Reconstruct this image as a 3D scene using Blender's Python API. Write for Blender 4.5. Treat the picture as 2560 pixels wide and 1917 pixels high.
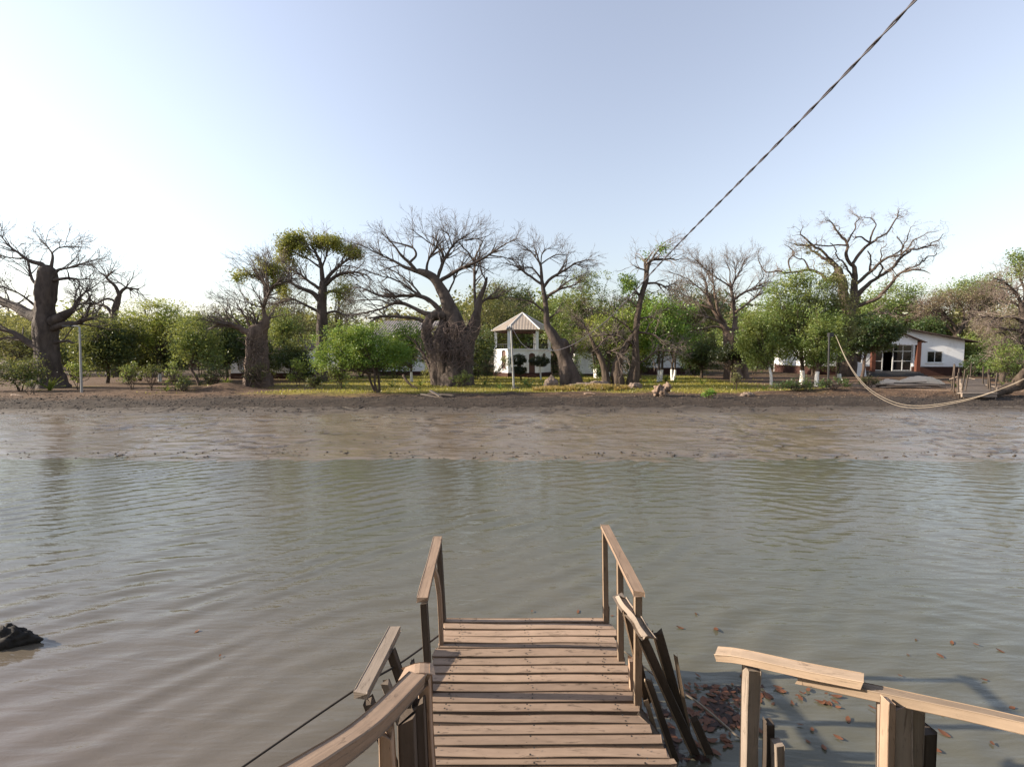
import bpy, math, random
import numpy as np
R_ = math.radians
rng = np.random.default_rng(7)
random.seed(7)
sc = bpy.context.scene
for o in list(bpy.data.objects): bpy.data.objects.remove(o)

# ---------------------------------------------------------------- camera, sky, sun, exposure
FPX, CX, CY, HOR, EYE = 1100.0, 1280.0, 958.5, 888.0, 2.8
PITCH = math.atan((CY - HOR) / FPX)
cam = bpy.data.objects.new('camera', bpy.data.cameras.new('camera'))
sc.collection.objects.link(cam)
cam.location = (0, 0, EYE)
cam.rotation_euler = (R_(90) - PITCH, 0, 0)
cam.data.sensor_fit = 'HORIZONTAL'; cam.data.sensor_width = 36
cam.data.lens = 36 * FPX / 2560
cam.data.clip_start = 0.05; cam.data.clip_end = 6000
sc.camera = cam

SUN_EL, SUN_AZ = 22.5, 272.0          # azimuth clockwise from +Y: from the left, a little ahead
w = bpy.data.worlds.new('World'); sc.world = w; w.use_nodes = True
nt = w.node_tree; nt.nodes.clear()
sky = nt.nodes.new('ShaderNodeTexSky'); sky.sky_type = 'NISHITA'; sky.sun_disc = False
sky.sun_elevation = R_(SUN_EL); sky.sun_rotation = R_(SUN_AZ)
sky.altitude = 0; sky.air_density = 1.8; sky.dust_density = 0.45; sky.ozone_density = 6.0
bg = nt.nodes.new('ShaderNodeBackground'); bg.inputs[1].default_value = 0.112
out = nt.nodes.new('ShaderNodeOutputWorld')
hz = nt.nodes.new('ShaderNodeHueSaturation'); hz.inputs['Saturation'].default_value = 0.56     # dusty, milky air over the whole sky
mt_ = nt.nodes.new('ShaderNodeMix'); mt_.data_type = 'RGBA'; mt_.blend_type = 'MULTIPLY'; mt_.inputs[0].default_value = 1.0
mt_.inputs[7].default_value = (1.06, 0.985, 1.0, 1)
nt.links.new(sky.outputs[0], hz.inputs['Color']); nt.links.new(hz.outputs[0], mt_.inputs[6])
nt.links.new(mt_.outputs[2], bg.inputs[0]); nt.links.new(bg.outputs[0], out.inputs[0])
sl = bpy.data.lights.new('sun', 'SUN'); sl.energy = 4.9; sl.angle = R_(0.6); sl.color = (1.0, 0.87, 0.70)
sun = bpy.data.objects.new('sun', sl); sc.collection.objects.link(sun)
az, el = R_(SUN_AZ), R_(SUN_EL)
sd = np.array([math.sin(az) * math.cos(el), math.cos(az) * math.cos(el), math.sin(el)])
from mathutils import Vector, Matrix
sun.rotation_euler = Vector(-sd).to_track_quat('-Z', 'Y').to_euler()
sun.location = (-30, 10, 40)
sc.view_settings.view_transform = 'Standard'; sc.view_settings.look = 'None'
sc.view_settings.gamma = 1; sc.view_settings.use_curve_mapping = False
sc.view_settings.exposure = 1.18
sc.render.engine = 'CYCLES'
sc.cycles.max_bounces = 6; sc.cycles.diffuse_bounces = 3; sc.cycles.glossy_bounces = 3
sc.cycles.transmission_bounces = 3; sc.cycles.sample_clamp_indirect = 4
sc.cycles.use_denoising = True

# ---------------------------------------------------------------- photograph pixel <-> place
sp_, cp_ = math.sin(PITCH), math.cos(PITCH)
def P(px, py, Y):
    u, v = (px - CX) / FPX, (CY - py) / FPX
    d = np.array([u, v * sp_ + cp_, v * cp_ - sp_])
    return np.array([0, 0, EYE]) + d * (Y / d[1])
def X(px, Y, z=0.8):
    return (px - CX) / FPX * (Y * cp_ - (z - EYE) * sp_)

# ---------------------------------------------------------------- noise
def _h(ix, iy, iz, s):
    n = (ix * 374761393 + iy * 668265263 + iz * 2147483647 + s * 974634777) & 0xffffffff
    n = ((n ^ (n >> 13)) * 1274126177) & 0xffffffff
    n = ((n ^ (n >> 16)) * 2246822519) & 0xffffffff
    return ((n ^ (n >> 15)) & 0xffff) / 65535.0
def noise(x, y, z=0.0, s=0):
    x, y, z = np.broadcast_arrays(np.asarray(x, float), np.asarray(y, float), np.asarray(z, float))
    ix, iy, iz = np.floor(x).astype(np.int64), np.floor(y).astype(np.int64), np.floor(z).astype(np.int64)
    fx, fy, fz = x - ix, y - iy, z - iz
    fx, fy, fz = fx*fx*(3-2*fx), fy*fy*(3-2*fy), fz*fz*(3-2*fz)
    r = 0
    for a in (0, 1):
        for b in (0, 1):
            for c in (0, 1):
                r = r + _h(ix+a, iy+b, iz+c, s) * (fx if a else 1-fx) * (fy if b else 1-fy) * (fz if c else 1-fz)
    return r * 2 - 1
def fbm(x, y, z=0.0, s=0, o=4):
    r = 0; a = 1.0; t = 0
    for i in range(o):
        r = r + a * noise(np.asarray(x)*2**i, np.asarray(y)*2**i, np.asarray(z)*2**i, s+i*17); t += a; a *= .5
    return r / t

# ---------------------------------------------------------------- objects
col = sc.collection
WL = {}
def base_of(o):
    return WL.get(o.name, np.zeros(3)) if o else np.zeros(3)
def tag(o, label=None, cat=None, group=None, kind=None):
    if label: o['label'] = label
    if cat: o['category'] = cat
    if group: o['group'] = group
    if kind: o['kind'] = kind
    return o
def thing(name, loc, label, cat, group=None):
    o = bpy.data.objects.new(name, None); col.objects.link(o)
    o.location = tuple(loc); o.empty_display_size = .3
    WL[o.name] = np.array(loc, float)
    return tag(o, label, cat, group)
def mesh_obj(name, V, F, mat, parent=None, smooth=False, origin=None, uv=None, colors=None, kind=None):
    """V (n,3) in world place; F (m,k) int array or list of lists"""
    V = np.asarray(V, float)
    o0 = base_of(parent) if parent else (np.array(origin, float) if origin is not None else np.zeros(3))
    me = bpy.data.meshes.new(name)
    if isinstance(F, np.ndarray):
        k = F.shape[1]; m = F.shape[0]
        me.vertices.add(len(V)); me.vertices.foreach_set('co', (V - o0).astype(np.float32).ravel())
        me.loops.add(m * k); me.loops.foreach_set('vertex_index', F.astype(np.int32).ravel())
        me.polygons.add(m); me.polygons.foreach_set('loop_start', np.arange(0, m*k, k, dtype=np.int32))
        try: me.polygons.foreach_set('loop_total', np.full(m, k, np.int32))
        except Exception: pass
    else:
        me.from_pydata((V - o0).tolist(), [], F)
    if smooth:
        me.polygons.foreach_set('use_smooth', np.ones(len(me.polygons), bool))
    me.update(calc_edges=True)
    if uv is not None:
        l = me.uv_layers.new(name='UVMap'); idx = np.empty(len(me.loops), np.int32)
        me.loops.foreach_get('vertex_index', idx)
        l.data.foreach_set('uv', np.asarray(uv, np.float32)[idx].ravel())
    if colors is not None:
        at = me.color_attributes.new('tint', 'FLOAT_COLOR', 'POINT')
        c = np.ones((len(V), 4), np.float32); c[:, :3] = colors
        at.data.foreach_set('color', c.ravel())
    me.materials.append(mat)
    ob = bpy.data.objects.new(name, me); col.objects.link(ob)
    if parent:
        ob.parent = parent; WL[ob.name] = o0
    else:
        ob.location = tuple(o0); WL[ob.name] = o0
    if kind: ob['kind'] = kind
    return ob

class MB:
    def __init__(s): s.v = []; s.f = []
    def quad(s, *p):
        n = len(s.v); s.v += [tuple(q) for q in p]; s.f.append(list(range(n, n+len(p))))
        return s
    def box(s, x0, x1, y0, y1, z0, z1):
        n = len(s.v)
        s.v += [(x0,y0,z0),(x1,y0,z0),(x1,y1,z0),(x0,y1,z0),(x0,y0,z1),(x1,y0,z1),(x1,y1,z1),(x0,y1,z1)]
        s.f += [[n+i for i in q] for q in ((0,3,2,1),(4,5,6,7),(0,1,5,4),(1,2,6,5),(2,3,7,6),(3,0,4,7))]
        return s
    def prism(s, poly, d):
        """polygon (list of 3d points) extruded by vector d"""
        n = len(s.v); k = len(poly); d = np.array(d)
        s.v += [tuple(q) for q in poly] + [tuple(np.array(q)+d) for q in poly]
        s.f.append([n+i for i in range(k)][::-1]); s.f.append([n+k+i for i in range(k)])
        s.f += [[n+i, n+(i+1) % k, n+k+(i+1) % k, n+k+i] for i in range(k)]
        return s
    def build(s, name, mat, parent=None, **k):
        return mesh_obj(name, np.array(s.v, float), s.f, mat, parent, **k)

def unit(a): return a / np.maximum(np.linalg.norm(a, axis=-1, keepdims=True), 1e-9)

def resample(pts, K):
    """Catmull-Rom resample of (n,c) control rows to K rows"""
    p = np.asarray(pts, float); n = len(p)
    if n == 2: return p[0] + (p[1]-p[0]) * np.linspace(0, 1, K)[:, None]
    seg = np.linalg.norm(np.diff(p[:, :3], axis=0), axis=1); cum = np.concatenate([[0], np.cumsum(seg)])
    t = np.linspace(0, cum[-1], K); i = np.clip(np.searchsorted(cum, t, side='right')-1, 0, n-2)
    f = ((t - cum[i]) / np.maximum(seg[i], 1e-9))[:, None]
    e = np.vstack([2*p[0]-p[1], p, 2*p[-1]-p[-2]])
    a, b, c, d = e[i], e[i+1], e[i+2], e[i+3]
    return .5*((2*b) + (-a+c)*f + (2*a-5*b+4*c-d)*f**2 + (-a+3*b-3*c+d)*f**3)

def tubes(Pn, Rn, sides, flute=0.0, seed=0, cap=False):
    """Pn (N,K,3) centre lines, Rn (N,K) radii -> V, F quads, uv"""
    N, K, _ = Pn.shape
    T = unit(np.gradient(Pn, axis=1))
    al = np.abs(T).max(axis=1)                         # (N,3)
    ref = np.eye(3)[np.argmin(al, axis=1)][:, None, :]
    A = unit(np.cross(T, ref)); B = np.cross(T, A)
    th = np.linspace(0, 2*np.pi, sides, endpoint=False)
    c, s = np.cos(th), np.sin(th)
    dirs = A[:, :, None, :]*c[None, None, :, None] + B[:, :, None, :]*s[None, None, :, None]
    rr = np.repeat(Rn[:, :, None], sides, axis=2)
    if flute:
        q = Pn[:, :, None, :] + dirs*rr[..., None]
        L = np.maximum(Rn.max(axis=1), .05)[:, None, None]
        rr = rr * (1 + flute*fbm(q[..., 0]/L*1.3, q[..., 1]/L*1.3, q[..., 2]/L*.45, seed, 3)
                   + .75*flute*noise(q[..., 0]/L*4.5, q[..., 1]/L*4.5, q[..., 2]/L*.7, seed+5) + .3*flute*noise(q[..., 0]/L*11, q[..., 1]/L*11, q[..., 2]/L*3, seed+6))
    V = Pn[:, :, None, :] + dirs*rr[..., None]
    idx = np.arange(N*K*sides).reshape(N, K, sides)
    nx = np.roll(idx, -1, axis=2)
    F = np.stack([idx[:, :-1], nx[:, :-1], nx[:, 1:], idx[:, 1:]], -1).reshape(-1, 4)
    V = V.reshape(-1, 3)
    u = np.cumsum(np.concatenate([np.zeros((N, 1)), np.linalg.norm(np.diff(Pn, axis=1), axis=2)], 1), 1)
    uv = np.stack(np.broadcast_arrays(u[:, :, None], (th/(2*np.pi))[None, None, :]), -1).reshape(-1, 2)
    if cap:
        ce = np.concatenate([Pn[:, 0], Pn[:, -1]]); n0 = len(V); V = np.vstack([V, ce])
        uv = np.vstack([uv, np.zeros((2*N, 2))])
        c0 = n0 + np.arange(N)[:, None]; c1 = n0 + N + np.arange(N)[:, None]
        F0 = np.stack(np.broadcast_arrays(c0, nx[:, 0], idx[:, 0], idx[:, 0]), -1)
        F1 = np.stack(np.broadcast_arrays(c1, idx[:, -1], nx[:, -1], nx[:, -1]), -1)
        tri = np.vstack([F0.reshape(-1, 4), F1.reshape(-1, 4)])
        return V, F, uv, tri[:, :3]
    return V, F, uv
def join(parts):
    V = []; F = []; U = []; n = 0
    for p in parts:
        V.append(p[0]); F.append(p[1] + n); U.append(p[2]); n += len(p[0])
    return np.vstack(V), np.vstack(F), np.vstack(U)

# ---------------------------------------------------------------- materials
def new_mat(name):
    m = bpy.data.materials.new(name); m.use_nodes = True
    n = m.node_tree; n.nodes.clear()
    o = n.nodes.new('ShaderNodeOutputMaterial'); b = n.nodes.new('ShaderNodeBsdfPrincipled')
    n.links.new(b.outputs[0], o.inputs[0])
    return m, n, b, o
def N(n, t, **k):
    x = n.nodes.new('ShaderNode'+t)
    for a, v in k.items():
        if a.startswith('i_'):
            key = a[2:]; key = int(key) if key.isdigit() else key.replace('_', ' ')
            x.inputs[key].default_value = v
        else: setattr(x, a, v)
    return x
def ramp(n, fac, stops):
    r = n.nodes.new('ShaderNodeValToRGB'); e = r.color_ramp.elements
    while len(e) < len(stops): e.new(.5)
    for q, (p, c) in zip(e, stops): q.position = p; q.color = (*c, 1) if len(c) == 3 else c
    n.links.new(fac, r.inputs[0]); return r.outputs[0]
def mixc(n, a, b, fac, mode='MIX'):
    m = n.nodes.new('ShaderNodeMix'); m.data_type = 'RGBA'; m.blend_type = mode
    for i, v in ((6, a), (7, b)):
        if isinstance(v, tuple): m.inputs[i].default_value = (*v, 1)
        else: n.links.new(v, m.inputs[i])
    if isinstance(fac, float): m.inputs[0].default_value = fac
    else: n.links.new(fac, m.inputs[0])
    return m.outputs[2]
def tex(n, vec, scale, detail=4, rough=.6, typ='Noise', dist=0.0):
    t = N(n, 'TexNoise'); t.inputs['Scale'].default_value = scale; t.inputs['Detail'].default_value = detail
    t.inputs['Roughness'].default_value = rough; t.inputs['Distortion'].default_value = dist
    if vec is not None: n.links.new(vec, t.inputs['Vector'])
    return t.outputs[0]
def mapping(n, vec, scale=(1, 1, 1), loc=(0, 0, 0), rot=(0, 0, 0)):
    m = N(n, 'Mapping'); m.inputs['Scale'].default_value = scale; m.inputs['Location'].default_value = loc
    m.inputs['Rotation'].default_value = rot
    n.links.new(vec, m.inputs[0]); return m.outputs[0]
def bump(n, b, h, strength, dist=.02, normal=None):
    x = N(n, 'Bump'); x.inputs['Strength'].default_value = strength; x.inputs['Distance'].default_value = dist
    n.links.new(h, x.inputs['Height'])
    if normal is not None: n.links.new(normal, x.inputs['Normal'])
    if b is not None: n.links.new(x.outputs[0], b.inputs['Normal'])
    return x.outputs[0]
def wood(name, a, b_, stain=(.05, .035, .025), k=.35, rough=.78):
    m, n, b, o = new_mat(name)
    uv = N(n, 'UVMap').outputs[0]; oi = N(n, 'ObjectInfo')
    off = N(n, 'VectorMath', operation='SCALE'); off.inputs[0].default_value = (37, 23, 11)
    n.links.new(oi.outputs['Random'], off.inputs['Scale'])
    ad = N(n, 'VectorMath', operation='ADD'); n.links.new(uv, ad.inputs[0]); n.links.new(off.outputs[0], ad.inputs[1])
    g = tex(n, mapping(n, ad.outputs[0], (2.2, 70, 1)), 1, 5, .65, dist=.6)
    g2 = tex(n, mapping(n, ad.outputs[0], (5, 14, 1)), 1, 4, .6)
    st = tex(n, mapping(n, ad.outputs[0], (6, 22, 1)), 1, 4, .7, dist=1.2)
    cr = tex(n, mapping(n, ad.outputs[0], (.9, 42, 1)), 1, 2, .5, dist=.3)
    c = ramp(n, g, [(.25, tuple(.45*p+.55*q for p, q in zip(a, b_))), (.62, a)])
    c = mixc(n, c, ramp(n, g2, [(.35, tuple(x*.68 for x in a)), (.7, tuple(min(1, x*1.18) for x in a))]), .45)
    c = mixc(n, c, stain, ramp(n, st, [(.57, (0, 0, 0)), (.72, (k, k, k))]))
    c = mixc(n, c, stain, ramp(n, cr, [(.26, (.7, .7, .7)), (.31, (0, 0, 0))]))
    br = N(n, 'MapRange', i_3=.70, i_4=1.20); n.links.new(oi.outputs['Random'], br.inputs[0])
    hs = N(n, 'HueSaturation'); n.links.new(c, hs.inputs['Color']); n.links.new(br.outputs[0], hs.inputs['Value'])
    n.links.new(hs.outputs[0], b.inputs['Base Color'])
    b.inputs['Roughness'].default_value = rough; b.inputs['Specular IOR Level'].default_value = .25
    nb = bump(n, None, g, .3, .003); bump(n, b, cr, .4, .005, nb)
    return m
def bark(name, a, b_, rough=.85, sc_=3.0):
    m, n, b, o = new_mat(name)
    co = N(n, 'TexCoord').outputs['Object']
    g = tex(n, mapping(n, co, (1, 1, .35)), sc_, 6, .65, dist=.5)
    g2 = tex(n, mapping(n, co, (1, 1, .25)), sc_*4.5, 4, .6)
    p = tex(n, co, .8, 3, .6)
    c = ramp(n, g, [(.33, b_), (.66, a)])
    c = mixc(n, c, tuple(x*1.5 for x in a), ramp(n, p, [(.55, (0, 0, 0)), (.75, (.55, .55, .55))]))
    n.links.new(c, b.inputs['Base Color']); b.inputs['Roughness'].default_value = rough
    b.inputs['Specular IOR Level'].default_value = .2
    nb = bump(n, None, g, .7, .08); bump(n, b, g2, .5, .03, nb)
    return m
def leaf(name, c1, c2, c3=None, trans=.32):
    m, n, b, o = new_mat(name)
    n.nodes.remove(b)
    ge = N(n, 'NewGeometry'); co = N(n, 'TexCoord').outputs['Object']
    big = tex(n, co, .9, 2, .5)
    c = mixc(n, c1, c2, ge.outputs['Random Per Island'])
    c = mixc(n, c, c3 or c2, ramp(n, big, [(.42, (0, 0, 0)), (.68, (.8, .8, .8))]))
    d = N(n, 'BsdfDiffuse'); t = N(n, 'BsdfTranslucent'); g = N(n, 'BsdfGlossy'); g.inputs['Roughness'].default_value = .45
    n.links.new(c, d.inputs[0])
    tc = mixc(n, c, (1.0, .95, .25), .22); n.links.new(tc, t.inputs[0])
    g.inputs[0].default_value = (.9, .9, .9, 1)
    m1 = N(n, 'MixShader'); m1.inputs[0].default_value = trans
    n.links.new(d.outputs[0], m1.inputs[1]); n.links.new(t.outputs[0], m1.inputs[2])
    m2 = N(n, 'MixShader'); m2.inputs[0].default_value = .035
    n.links.new(m1.outputs[0], m2.inputs[1]); n.links.new(g.outputs[0], m2.inputs[2])
    n.links.new(m2.outputs[0], o.inputs[0])
    return m
def paint(name, c, rough=.8, dirt=(.25, .2, .16), amt=.5, sc_=1.2):
    m, n, b, o = new_mat(name)
    co = N(n, 'TexCoord').outputs['Object']
    a = tex(n, mapping(n, co, (1, 1, .35)), sc_, 6, .7); f = tex(n, co, 14, 3, .6)
    cc = mixc(n, c, dirt, ramp(n, a, [(.52, (0, 0, 0)), (.8, (amt, amt, amt))]))
    cc = mixc(n, cc, tuple(x*.85 for x in c), ramp(n, f, [(.5, (0, 0, 0)), (.75, (.35, .35, .35))]))
    n.links.new(cc, b.inputs['Base Color']); b.inputs['Roughness'].default_value = rough
    b.inputs['Specular IOR Level'].default_value = .2
    bump(n, b, f, .15, .01)
    return m
def plain(name, c, rough=.6, metal=0.0, sc_=9.0, var=.25):
    m, n, b, o = new_mat(name)
    co = N(n, 'TexCoord').outputs['Object']; f = tex(n, co, sc_, 4, .6)
    n.links.new(mixc(n, tuple(x*(1-var) for x in c), tuple(min(1, x*(1+var)) for x in c), f), b.inputs['Base Color'])
    b.inputs['Roughness'].default_value = rough; b.inputs['Metallic'].default_value = metal
    return m

M = {}
M['deck'] = wood('deck_wood', (.33, .235, .17), (.21, .145, .105), k=.9)
M['rail'] = wood('rail_wood', (.37, .26, .185), (.25, .17, .12), k=.75)
M['old'] = wood('old_wood', (.29, .235, .19), (.16, .125, .10), k=.8)
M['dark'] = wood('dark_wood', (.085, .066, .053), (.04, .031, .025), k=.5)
M['pale'] = wood('pale_wood', (.33, .245, .175), (.23, .165, .115), k=.7)
M['bark'] = bark('baobab_bark', (0.1116, 0.0864, 0.0720), (0.0468, 0.0360, 0.0302))
M['bark_red'] = bark('reddish_bark', (0.1610, 0.1155, 0.0910), (0.0770, 0.0539, 0.0420))
M['bark_brown'] = bark('brown_bark', (0.1080, 0.0806, 0.0612), (0.0468, 0.0346, 0.0259), sc_=6)
M['twig'] = plain('twig_bark', (0.1050, 0.0810, 0.0675), .85)
M['twig_pale'] = plain('pale_twig_bark', (0.1800, 0.1404, 0.1152), .85)
M['twig_red'] = plain('reddish_twig_bark', (0.1440, 0.1008, 0.0828), .85)
M['lime'] = paint('limewash', (.72, .70, .66), amt=.35, sc_=3)
M['white'] = paint('white_wall', (.86, .86, .86), dirt=(.38, .33, .29), amt=.45)
M['redwall'] = paint('red_wall', (.06, .029, .023), dirt=(.06, .035, .028), amt=.6)
M['redcol'] = paint('red_column', (.10, .039, .026), dirt=(.12, .05, .03), amt=.5)
M['alum'] = plain('pale_frame', (.62, .62, .62), .45, .2)
M['step'] = plain('dark_step', (.055, .053, .055), .6)
def glass():
    m, n, b, o = new_mat('dark_glass')
    b.inputs['Base Color'].default_value = (.012, .012, .013, 1); b.inputs['Roughness'].default_value = .08
    b.inputs['Specular IOR Level'].default_value = .45
    return m
M['glass'] = glass()
M['door'] = plain('brown_door', (.10, .045, .03), .6)
M['tin'] = paint('roof_tin', (.37, .31, .255), rough=.6, dirt=(.24, .18, .13), amt=.7, sc_=2)
M['tin_dark'] = paint('dark_roof', (.12, .085, .07), rough=.7, dirt=(.06, .045, .04), amt=.6, sc_=2)
M['grey_roof'] = paint('grey_roof', (.20, .18, .17), rough=.7, dirt=(.2, .16, .13), amt=.6, sc_=2)
M['cap'] = plain('ridge_cap', (.62, .60, .57), .5)
M['pole'] = paint('pole_metal', (.34, .335, .32), rough=.6, dirt=(.3, .22, .16), amt=.5, sc_=4)
M['black'] = plain('black_metal', (.02, .02, .022), .5)
M['cable'] = plain('cable_sheath', (.055, .05, .06), .5, sc_=30)
M['rope'] = plain('pale_rope', (.27, .225, .175), .9, sc_=40)
M['rope_dark'] = plain('dark_rope', (.045, .038, .034), .9, sc_=40)
M['rock'] = plain('black_mud_rock', (.02, .017, .015), .9, sc_=12, var=.5)
M['stone'] = plain('pale_stone', (.19, .14, .11), .9, sc_=6, var=.4)
M['deadleaf'] = leaf('dead_leaf', (0.0840, 0.0300, 0.0168), (0.2040, 0.0900, 0.0450), (0.1320, 0.0480, 0.0240), trans=.15)
M['tarp'] = paint('faded_cover', (.62, .50, .38), rough=.9, dirt=(.25, .28, .2), amt=.7, sc_=1.5)
M['bright'] = leaf('bright_leaf', (0.0707, 0.1716, 0.0183), (0.1212, 0.2321, 0.0253), (0.1716, 0.2522, 0.0302))
M['mid'] = leaf('mid_leaf', (0.0861, 0.1492, 0.0344), (0.1378, 0.1952, 0.0401), (0.1835, 0.2065, 0.0460))
M['dkleaf'] = leaf('dark_leaf', (0.0255, 0.0552, 0.0153), (0.0424, 0.0765, 0.0185), (0.0636, 0.0934, 0.0213), trans=.26)
M['topi'] = leaf('topiary_leaf', (0.0095, 0.0201, 0.0085), (0.0158, 0.0274, 0.0106), (0.0211, 0.0317, 0.0116), trans=.15)
M['olive'] = leaf('olive_leaf', (0.0987, 0.1174, 0.0422), (0.1410, 0.1457, 0.0470), (0.1785, 0.1597, 0.0564))
M['yellow'] = leaf('yellow_leaf', (0.1875, 0.2063, 0.0275), (0.2750, 0.2625, 0.0375), (0.1250, 0.1750, 0.0312))
M['fresh'] = leaf('fresh_leaf', (0.1471, 0.2311, 0.0315), (0.2205, 0.2835, 0.0420), (0.2940, 0.2835, 0.0420))
M['drybrush'] = leaf('dry_leaf', (0.1428, 0.1050, 0.0714), (0.1932, 0.1428, 0.0924), (0.1260, 0.1260, 0.0504), trans=.2)
M['casu'] = leaf('needle_leaf', (0.0526, 0.0595, 0.0281), (0.0807, 0.0807, 0.0386), (0.1052, 0.0807, 0.0420), trans=.2)
M['palm'] = leaf('palm_leaf', (0.0975, 0.1575, 0.0225), (0.1650, 0.2025, 0.0338), (0.0525, 0.0975, 0.0188))
M['grass'] = leaf('grass_blade', (0.2040, 0.1836, 0.0238), (0.2720, 0.2312, 0.0340), (0.1428, 0.1700, 0.0238), trans=.4)
M['grass_dry'] = leaf('dry_grass_blade', (0.2640, 0.1680, 0.0560), (0.3360, 0.2320, 0.0720), (0.1760, 0.1600, 0.0400), trans=.35)
# ---------------------------------------------------------------- land and water
def shore(x):
    """how far the shore line bends away from the camera"""
    return .35*noise(x*.11, 3.3, 0, 11) + .16*noise(x*.5, 1.7, 0, 12) + np.interp(x, [-40, -14, -6, 0, 20, 60], [1.2, .25, 0, -.1, -.1, .4])
PS = [-60, -12, 5, 9.6, 11.40, 15, 18.4, 19.1, 20.2, 21.4, 23.2, 24.6, 5000]
PZ = [-2.0, -1.9, -1.2, -.30, -.004, .20, .41, .50, .62, .70, .80, .82, .82]
def ground(x, y):
    x = np.asarray(x, float); y = np.asarray(y, float)
    z = np.interp(y - shore(x)*np.clip((26-y)/8, 0, 1), PS, PZ)
    z = z + .05*fbm(x*.35, y*.35, 0, 21)*np.clip((y-20)/4, 0, 1)*np.clip((200-y)/100, 0, 1)
    b = np.clip((y-18.3)/1, 0, 1)*np.clip((25-y)/2, 0, 1)
    z = z + b*(.05*fbm(x*1.2, y*1.6, 0, 31, 4) + .03*noise(x*5, y*6, 0, 33))
    # heap of red soil and the raised bed on the bank
    z = z + .42*np.exp(-(((x+16.4)/1.3)**2 + ((y-25.2)/.7)**2))
    z = z + .20*np.exp(-(((x-4.6)/2.4)**2 + ((y-25.0)/.7)**2))
    z = z + .25*np.exp(-(((x-18.5)/4.0)**2 + ((y-23.5)/.9)**2))
    return z
def axis(dense0, dense1, step, far0, far1, g=1.18):
    a = list(np.arange(dense0, dense1 + step/2, step)); s = step; v = dense1
    while v < far1: s *= g; v += s; a.append(min(v, far1))
    s = step; v = dense0; b = []
    while v > far0: s *= g; v -= s; b.append(max(v, far0))
    return np.array(b[::-1] + a)
def grid(xs, ys):
    Xg, Yg = np.meshgrid(xs, ys); n, m = Xg.shape
    i = np.arange(n*m).reshape(n, m)
    F = np.stack([i[:-1, :-1], i[:-1, 1:], i[1:, 1:], i[1:, :-1]], -1).reshape(-1, 4)
    return Xg, Yg, F

# mud flat, wet and ridged
xs = axis(-26, 26, .115, -900, 900, 1.25); ys = np.concatenate([np.arange(8, 11, .25), np.arange(11, 14, .055), np.arange(14, 19.3, .07), [19.3, 19.4]])
Xg, Yg, F = grid(xs, ys)
Z = ground(Xg, Yg)
am = np.clip((Yg-10.5), 0, 1)
rid = fbm(Xg*1.3, Yg*2.6, 0, 41, 4)
hol = np.clip((fbm(Xg*2.6+.9*fbm(Xg, Yg, 0, 46), Yg*5.2, 0, 47, 4)-.17)/.16, 0, 1)*np.clip(.42+1.5*fbm(Xg*.4, Yg*.7, 0, 48, 3), 0, 1)
Z = Z + am*(.026*rid + .016*fbm(Xg*.5, Yg*1.3, 0, 43, 3) - .04*hol + .008*noise(Xg*4, Yg*9, 0, 44))
# small drainage runnels
for (cx_, ph) in ((-3.2, 1.1), (1.8, 2.3), (9.0, 4.0), (-11.0, 5.2)):
    cl = cx_ + .5*np.sin(Yg*1.3+ph) + .28*(Yg-12)*np.sin(ph*3) + .2*noise(Yg*1.5, ph)
    Z = Z - .02*np.exp(-((Xg-cl)/.06)**2)*am*np.clip((18.3-Yg)/2, 0, 1)
def mud_mat():
    m, n, b, o = new_mat('wet_mud')
    co = N(n, 'NewGeometry').outputs['Position']
    big = tex(n, mapping(n, co, (.35, .8, 1)), 1, 4, .6); fi = tex(n, mapping(n, co, (6, 16, 6)), 1, 4, .65)
    pat = tex(n, mapping(n, co, (.5, 2.2, 1)), 1, 5, .7, dist=.4)
    c = ramp(n, big, [(.3, (.118, .092, .064)), (.7, (.176, .138, .098))])
    hv = N(n, 'VertexColor'); hv.layer_name = 'tint'
    c = mixc(n, c, (.075, .058, .046), ramp(n, fi, [(.56, (0, 0, 0)), (.72, (.7, .7, .7))]))
    sep = N(n, 'SeparateXYZ'); n.links.new(co, sep.inputs[0])
    up = N(n, 'MapRange', i_1=17.7, i_2=19.0, i_3=0.0, i_4=1.0); n.links.new(sep.outputs[1], up.inputs[0])
    c = mixc(n, c, (.062, .049, .039), up.outputs[0])
    c = mixc(n, c, (.045, .035, .028), hv.outputs[0])
    n.links.new(c, b.inputs['Base Color'])
    r = N(n, 'MapRange', i_1=.38, i_2=.62, i_3=.09, i_4=.30); n.links.new(pat, r.inputs[0])
    ad = N(n, 'Math', operation='MAXIMUM'); u2 = N(n, 'Math', operation='MULTIPLY'); u2.inputs[1].default_value = .85
    n.links.new(up.outputs[0], u2.inputs[0]); n.links.new(r.outputs[0], ad.inputs[0]); n.links.new(u2.outputs[0], ad.inputs[1])
    wt = N(n, 'MapRange', i_1=11.8, i_2=16.0, i_3=.45, i_4=1.15); n.links.new(sep.outputs[1], wt.inputs[0])
    rm = N(n, 'Math', operation='MULTIPLY'); n.links.new(ad.outputs[0], rm.inputs[0]); n.links.new(wt.outputs[0], rm.inputs[1])
    n.links.new(rm.outputs[0], b.inputs['Roughness'])
    b.inputs['IOR'].default_value = 1.42; b.inputs['Specular IOR Level'].default_value = .5
    bump(n, b, fi, .30, .02)
    return m
mud = mesh_obj('mud_flat', np.stack([Xg, Yg, Z], -1).reshape(-1, 3), F, mud_mat(), smooth=True, colors=np.repeat((.85*hol*am).reshape(-1, 1), 3, 1), kind='structure')

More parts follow.
